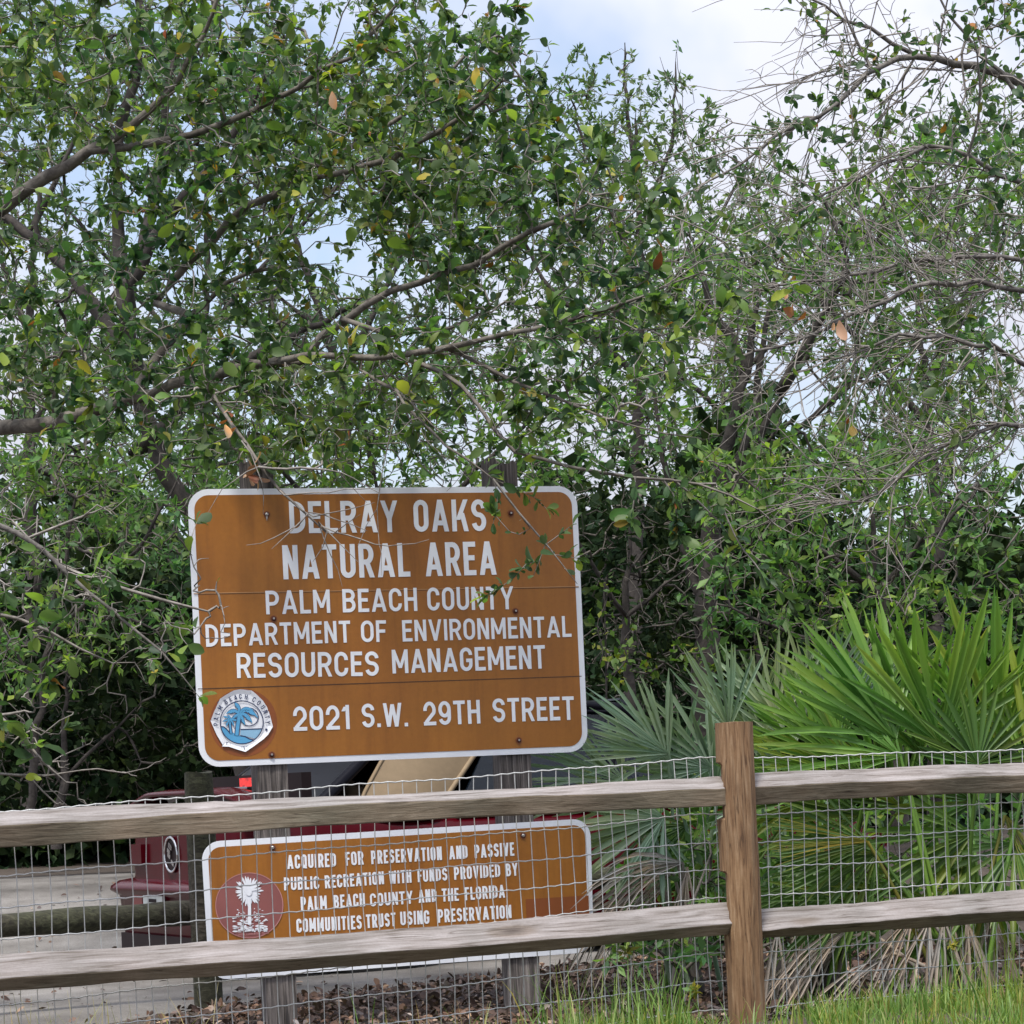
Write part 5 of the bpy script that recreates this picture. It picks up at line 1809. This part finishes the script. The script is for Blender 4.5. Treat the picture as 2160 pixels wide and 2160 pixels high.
far_tree('evergreen bush with shade-darkened leaves behind the palmettos, low between sign and right edge', 63,
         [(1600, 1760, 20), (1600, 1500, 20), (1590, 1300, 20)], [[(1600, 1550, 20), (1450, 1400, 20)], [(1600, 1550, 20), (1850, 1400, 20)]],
         [(1440, 1400, 230, 260, 20, .8, 280), (1750, 1420, 260, 260, 20, .8, 280), (2060, 1420, 220, 280, 20, .8, 240)], .085, 'shaded_leaf', gaps=(), r0=.05, per=17, tmpl='wide', cat='shrub', name='evergreen_bush', wn='stems', cn='foliage')


# ------------------------------------------------------------------ saw palmettos
def frond(parent, hub, axis, normal, radius, mat, rs, nseg=22, spread=160, base=None, droop=.06, fold=.38, jit=1.0, wk=1.0):
    """fan leaf: pleated blade split into pointed segments, on a petiole"""
    axis = unit(np.array(axis, float))
    normal = unit(np.array(normal, float))
    side = unit(np.cross(axis, normal))
    normal = np.cross(side, axis)
    V, Q = [], []
    ss = (0.0, .3, .55, .8, 1.0)
    for k in range(nseg):
        a = math.radians(spread) * ((k + .5) / nseg - .5) + rs.normal(0, .045 * jit)
        if rs.random() < .06:
            continue
        ln = radius * (.78 + .22 * math.cos(a)) * rs.uniform(.8, 1.08)
        lift = .16 * (math.cos(a * 1.2) - .6) + rs.normal(0, .05 * jit)
        d = unit(math.cos(a) * axis + math.sin(a) * side + lift * normal)
        tn = unit(np.cross(normal, d))
        nn = np.cross(d, tn)
        inner = math.radians(spread) / nseg
        dr = droop * rs.uniform(.5, 1.8)
        bend = rs.normal(0, .06 * jit)
        b0 = len(V)
        for s_ in ss:
            wmax = min(ln * s_ * math.tan(inner / 2) * (1.02 if wk > 1.1 else .95), .019 * radius / .5 * wk)
            wd = {0.0: .003, .3: wmax, .55: wmax * .8, .8: wmax * .5, 1.0: .0010}[s_]
            p = hub + d * ln * s_ + np.array((0, 0, -1)) * dr * ln * s_ ** 2.4 + tn * bend * ln * s_ * s_
            V += [p - tn * wd + nn * wd * fold * 2, p - nn * wd * fold, p + tn * wd + nn * wd * fold * 2]
        for i in range(len(ss) - 1):
            o_ = b0 + 3 * i
            Q += [(o_, o_ + 1, o_ + 4, o_ + 3), (o_ + 1, o_ + 2, o_ + 5, o_ + 4)]
    o_ = fast_mesh('frond', np.array(V), np.array(Q), mat, parent)
    if base is not None:
        base = np.array(base, float)
        mid = (hub * .5 + base * .5) + np.array((0, 0, .08))
        pts = np.array([(1 - u) ** 2 * base + 2 * u * (1 - u) * mid + u * u * hub for u in np.linspace(0, 1, 9)])
        R = rings(pts, np.linspace(.013, .007, 9), 5)
        i = np.arange(8)[:, None] * 5
        j = np.arange(5)[None]
        QQ = np.stack([i + j, i + 5 + j, i + 5 + (j + 1) % 5, i + (j + 1) % 5], -1).reshape(-1, 4)
        fast_mesh('petiole', R.reshape(-1, 3), QQ, mat, o_)
    return o_


def palmetto(label, base, fr, seed, dead=()):
    rs = np.random.default_rng(seed)
    t = thing('saw_palmetto', label, 'palmetto', group=None)
    base = np.array(base)
    for (px, py, d, ang, ln, spread, mat, tilt) in fr:
        hub = at(px, py, d)
        ax = math.cos(math.radians(ang)) * RV + math.sin(math.radians(ang)) * UV
        ty = rs.uniform(-.35, .15)
        frond(t, hub, ax + ty * YV, -YV + tilt * UV + rs.normal(0, .2) * RV, ln / F * d, mat, rs, int(rs.integers(17, 23)), spread, base + rs.normal(0, .06, 3) * (1, 1, .3), wk=1.35 if mat == 'palm_green' else 1.2)
    for (px, py, d, ang, ln, spread) in dead:
        hub = at(px, py, d)
        ax = math.cos(math.radians(ang)) * RV + math.sin(math.radians(ang)) * UV
        frond(t, hub, ax + rs.uniform(-.3, .2) * YV, -YV + .3 * UV, ln / F * d, 'palm_dead', rs, 9, spread, base + rs.normal(0, .05, 3) * (1, 1, .2), .45, .5, 2.4, 1.5)
    b_ = MB()
    pts = np.array([base + (0, 0, -.2), base + (.02, 0, .05), base + (.0, .03, .28)])
    b_.tube(pts, [.09, .085, .06], 10)
    b_.build('trunk', 'bark_dark', t)
    rebase(t, tuple(base))
    return t


G, B_, K_, Y_ = 'palm_green', 'palm_blue', 'palm_dark', 'palm_yellow'
palmetto('largest bright green palmetto at the right edge, tall fans above the rail', at(2020, 2075, 10.95) * (1, 1, 0) + (0, 0, -.1), [
    (1985, 1570, 11.0, 95, 350, 120, G, .2), (2110, 1580, 11.1, 84, 400, 110, G, .15), (1890, 1560, 10.95, 120, 350, 110, G, .3), (1940, 1590, 11.2, 108, 370, 90, G, .1), (1900, 1595, 10.9, 158, 340, 80, G, .5),
    (2062, 1610, 10.8, 95, 190, 190, K_, .3), (2170, 1620, 11.0, 62, 320, 120, G, .2), (2030, 1560, 11.4, 100, 270, 130, G, .1), 
    (1835, 1780, 10.9, 178, 220, 90, K_, .3), (1830, 1775, 10.88, 176, 230, 26, Y_, .3), (1850, 1800, 11.0, 215, 240, 110, K_, .2), (2050, 1760, 11.1, 200, 260, 130, K_, .3), (2140, 1780, 11.0, 230, 250, 140, K_, .3),
    (2060, 1690, 11.3, 150, 230, 140, K_, .3), (1960, 1900, 11.1, 200, 210, 120, K_, .2), (2080, 1870, 11.2, 250, 180, 130, K_, .2), (2120, 1720, 11.0, 300, 130, 40, Y_, .2), (1790, 1900, 11.2, 210, 190, 120, K_, .3)], 71,
    [(1960, 1940, 10.85, 258, 200, 40), (1990, 1935, 10.8, 272, 210, 44), (2040, 1945, 10.85, 285, 190, 46), (1925, 1930, 10.9, 238, 210, 30), (2010, 1950, 10.9, 265, 200, 50), (1880, 2010, 10.95, 196, 300, 18),
     (1800, 1950, 11.0, 205, 220, 30), (2090, 1930, 11.0, 275, 210, 40)])
palmetto('middle palmetto with mixed yellow-green fans behind the thick fence post', at(1730, 2040, 11.6) * (1, 1, 0) + (0, 0, -.1), [
    (1800, 1625, 11.4, 143, 260, 70, K_, .5), (1830, 1650, 11.3, 150, 330, 50, G, .5), (1770, 1560, 11.7, 110, 210, 120, G, .2), (1720, 1600, 11.8, 130, 220, 130, G, .2), (1700, 1690, 11.6, 170, 210, 120, K_, .3),
    (1820, 1720, 11.4, 175, 260, 90, K_, .4), (1800, 1840, 11.5, 195, 210, 100, K_, .3), (1740, 1760, 11.8, 150, 180, 160, K_, .2), (1900, 1700, 11.6, 120, 220, 130, K_, .3), (1690, 1880, 11.6, 230, 160, 120, K_, .3), (1850, 1620, 11.8, 100, 200, 150, G, .1)], 72,
    [(1700, 1930, 11.4, 255, 170, 36), (1640, 1960, 11.4, 262, 130, 50), (1780, 1990, 11.4, 190, 230, 26), (1820, 1900, 11.5, 215, 230, 30)])
palmetto('blue-grey palmetto right beside the big sign, fans spread low over the rail', at(1440, 2060, 12.1) * (1, 1, 0) + (0, 0, -.1), [
    (1538, 1540, 12.0, 104, 200, 78, B_, .1), (1410, 1610, 12.0, 125, 215, 90, B_, .4), (1410, 1590, 11.9, 165, 230, 80, B_, .5), (1320, 1650, 11.9, 165, 230, 80, B_, .5), (1430, 1640, 12.2, 110, 200, 150, B_, .3),
    (1500, 1620, 12.1, 150, 220, 130, B_, .4), (1400, 1725, 11.9, 195, 230, 150, B_, .4), (1380, 1740, 12.0, 240, 170, 150, B_, .2), (1330, 1690, 12.2, 150, 210, 100, B_, .4), (1510, 1660, 12.2, 95, 180, 160, B_, .2), (1450, 1740, 12.0, 215, 170, 120, K_, .2)], 73,
    [(1440, 1820, 11.8, 178, 230, 30), (1430, 1815, 11.8, 188, 250, 26), (1450, 1830, 11.75, 265, 120, 36), (1420, 1840, 11.9, 200, 250, 30), (1400, 1870, 11.9, 205, 230, 24), (1350, 1880, 12.0, 200, 180, 30)])
palmetto('pale palmetto farther back, tips showing between the fence post and bright palmetto', at(1650, 2000, 13.0) * (1, 1, 0) + (0, 0, -.1), [
    (1640, 1530, 12.9, 96, 220, 110, B_, .1), (1720, 1500, 13.0, 80, 210, 100, B_, .1), (1780, 1520, 13.1, 95, 220, 110, B_, .1), (1590, 1540, 13.0, 115, 190, 110, B_, .2), (1670, 1580, 12.9, 120, 220, 130, B_, .3), (1640, 1660, 12.9, 150, 220, 150, B_, .3),
    (1580, 1700, 13.0, 200, 200, 150, K_, .3), (1600, 1800, 13.0, 220, 200, 140, K_, .2), (1850, 1500, 13.2, 100, 230, 110, G, .1)], 74)

far_tree('dark shrub crowding the ground between the palmettos and the red car', 65,
         [(1640, 2040, 13.6), (1640, 1940, 13.6), (1650, 1820, 13.6)], [[(1640, 1940, 13.6), (1480, 1850, 13.6)], [(1640, 1940, 13.6), (1900, 1800, 13.6)], [(1640, 1980, 13.6), (2100, 1850, 13.6)]],
         [(1440, 1830, 170, 130, 13.5, .3, 130), (1650, 1820, 170, 150, 13.6, .3, 150), (1850, 1800, 170, 150, 13.6, .3, 150), (2080, 1820, 170, 170, 13.6, .3, 150), (1420, 1700, 110, 80, 13.5, .25, 40)], .06, 'shrub_leaf', gaps=(), r0=.012, rtip=.0018, step=.08, per=16, tmpl='wide', cat='shrub', name='low_shrub', wn='stems', cn='foliage')
# leafy ground shrub under the palmettos
far_tree('low leafy weed clump left of the thick fence post, below the rails', 64,
         [(1440, 2095, 11.3), (1440, 2030, 11.3), (1440, 1960, 11.3)], [[(1440, 2050, 11.3), (1340, 1980, 11.3)], [(1440, 2050, 11.3), (1520, 1980, 11.3)], [(1440, 1960, 11.3), (1500, 1800, 11.6)]],
         [(1390, 2010, 130, 70, 11.3, .25, 70), (1480, 1990, 90, 90, 11.3, .25, 60), (1500, 1830, 70, 120, 11.9, .25, 60), (1620, 1850, 70, 110, 11.9, .25, 50), (1330, 2030, 60, 40, 11.2, .2, 16), (1700, 1990, 110, 60, 11.6, .25, 50), (1880, 1900, 90, 60, 11.7, .2, 30)], .06, 'shrub_leaf', gaps=(), r0=.008, rtip=.0016, step=.06, per=14, cat='plant', name='weed_clump', wn='stems', cn='foliage')

# ------------------------------------------------------------------ ground cover
rs = np.random.default_rng(80)
n = 30000
X = rs.uniform(-2.6, 3.4, n)
Y = rs.uniform(10.0, 14.5, n)
yn_ = np.interp(X, [p[0] for p in near], [p[1] for p in near])
off = Y - (fence_y(X) + .1)
ok = (off > 0) & (Y < yn_ + rs.normal(0, .12, n)) & (X > -1.75 + rs.normal(0, .1, n) + (Y - 11) * .1)
P = np.stack([X, Y, ground_z(X, Y) + rs.uniform(.002, .035, n)], -1)[ok]
D = rs.normal(0, 1, P.shape) * (1, 1, .25)
o = leaves('leaf_litter', P, D, .036, 'litter_leaf', None, rs, 'oak', .3, 1.1, .35)
tag(o, 'brown fallen oak leaves covering the soil under the signs', 'leaf litter', 'stuff')
n = 420
X = rs.uniform(-3.5, -1.0, n)
Y = rs.uniform(11, 20, n)
P = np.stack([X, Y, ground_z(X, Y) + .036], -1)
o = leaves('stray_leaves', P, rs.normal(0, 1, P.shape) * (1, 1, .1), .036, 'litter_leaf', None, rs, 'oak', .2, 1.4, .35)
tag(o, 'stray dead leaves scattered over the pale driveway', 'leaf litter', 'stuff')


def blades(name, P, H, mat, rs, wd=.0035, lean=.35, n_=4):
    n = len(P)
    a = rs.uniform(0, 2 * math.pi, n)
    dirv = np.stack([np.cos(a), np.sin(a), np.zeros(n)], -1)
    sidev = np.stack([-np.sin(a + rs.normal(0, .6, n)), np.cos(a), np.zeros(n)], -1)
    sidev = unit(sidev)
    ln = np.abs(rs.normal(0, lean, n)) + .08
    V = []
    for k in range(n_ + 1):
        s_ = k / n_
        p = P + dirv * (H * ln * s_ ** 1.9)[:, None] + np.array((0, 0, 1.0)) * (H * (s_ - .28 * np.clip(ln, 0, 1.2) * s_ ** 2.5))[:, None]
        w_ = wd * (1 - s_) ** .7 * rs.uniform(.8, 1.2, n) + .0003
        V += [p - sidev * w_[:, None], p + sidev * w_[:, None]]
    V = np.stack(V, 1)
    k2 = 2 * (n_ + 1)
    q = np.array([(2 * i, 2 * i + 1, 2 * i + 3, 2 * i + 2) for i in range(n_)])
    Q = (q[None] + (np.arange(n) * k2)[:, None, None]).reshape(-1, 4)
    return fast_mesh(name, V.reshape(-1, 3), Q, mat, None, smooth=True)


n = 26000
X = rs.uniform(-.6, 3.0, n)
U = rs.uniform(-2.2, .95, n)
Y = fence_y(X) + U
dens = np.clip((X + .3) / .6, .05, 1) * np.where(U > .12, np.where(X < PX, .6, .22), 1) * np.where(np.abs(X - PX) < .2, .25, 1) * (.3 + .7 * (np.sin(X * 5.3) * np.sin(U * 6 + X * 2) > -.25))
ok = rs.random(n) < dens
P = np.stack([X, Y, ground_z(X, Y) - .004], -1)[ok]
tuft = .5 + .5 * np.sin(P[:, 0] * 4.1 + 1) * np.sin(P[:, 1] * 5.3) + .35 * np.sin(P[:, 0] * 11 + P[:, 1] * 7)
H = np.clip(rs.normal(.075, .03, len(P)) * (.55 + .75 * np.clip(tuft, 0, 1)), .02, .25)
tall = (rs.random(len(P)) < .05) & ((P[:, 0] < .55) | (P[:, 0] > 1.6))
tall |= (rs.random(len(P)) < .13) & (P[:, 0] > .05) & (P[:, 0] < .62) & (P[:, 1] > fence_y(P[:, 0]) - .3)
H[tall] = rs.uniform(.13, .34, tall.sum())
o = blades('grass', P, H, 'grass', rs)
tag(o, 'bright green verge grass along the foot of the fence on the right', 'grass', 'stuff')
n = 330
X = rs.uniform(-2.3, -.2, n)
Y = fence_y(X) + rs.uniform(-.3, 1.2, n)
P = np.stack([X, Y, ground_z(X, Y)], -1)
H = rs.uniform(.1, .42, n) * np.where(X < -1.1, 1, .55)
o = blades('dry_grass', P, H, 'dry_grass', rs, .0026, .4)
n = 700
Xg = rs.normal(-1.5, .28, n)
Yg = fence_y(Xg) + rs.uniform(.1, 1.5, n)
Pg = np.stack([Xg, Yg, ground_z(Xg, Yg)], -1)
og = blades('weedy_grass', Pg, rs.uniform(.03, .2, n), 'grass', rs, .003, .45)
tag(og, 'sparse green tufts on the gravelly soil at the lower left, behind the mesh', 'grass', 'stuff')
tag(o, 'sparse dry straw-coloured grass stalks by the fence on the left', 'grass', 'stuff')
# seed-headed sedge stalks among the grass
for k, (px, py0, py1, d, lab) in enumerate(((1322, 2165, 2010, 9.6, 'tall sedge stalk with a yellow seed head below the lower rail, left of the post'), (1466, 2165, 2090, 9.6, 'short sedge stalk with a yellow seed head just left of the fence post'),
                                            (2010, 2150, 1996, 9.9, 'sedge stalk with a small yellow seed head in front of the dead fronds'))):
    t = thing('sedge', lab, 'plant')
    a, c_ = at(px + 6, py0, d), at(px, py1, d)
    a[2] = ground_z(a[0], a[1])
    b_ = MB()
    b_.tube([a, a * .5 + c_ * .5 + (.008, 0, 0), c_], [.0022, .0018, .0014], 5)
    b_.build('stalk', 'grass', t)
    q = np.repeat(c_[None], 46, 0) + rs.normal(0, .006, (46, 3))
    leaves('seed_head', q, rs.normal(0, 1, (46, 3)) + (0, 0, .4), .022, 'palm_yellow', t, rs, 'lance', 1, .5)
    bl_ = np.repeat(c_[None], 5, 0)
    leaves('bract', bl_, rs.normal(0, 1, (5, 3)) * (1, 1, .3), .042, 'grass', t, rs, 'lance', .2, .8)
    rebase(t, tuple(a))
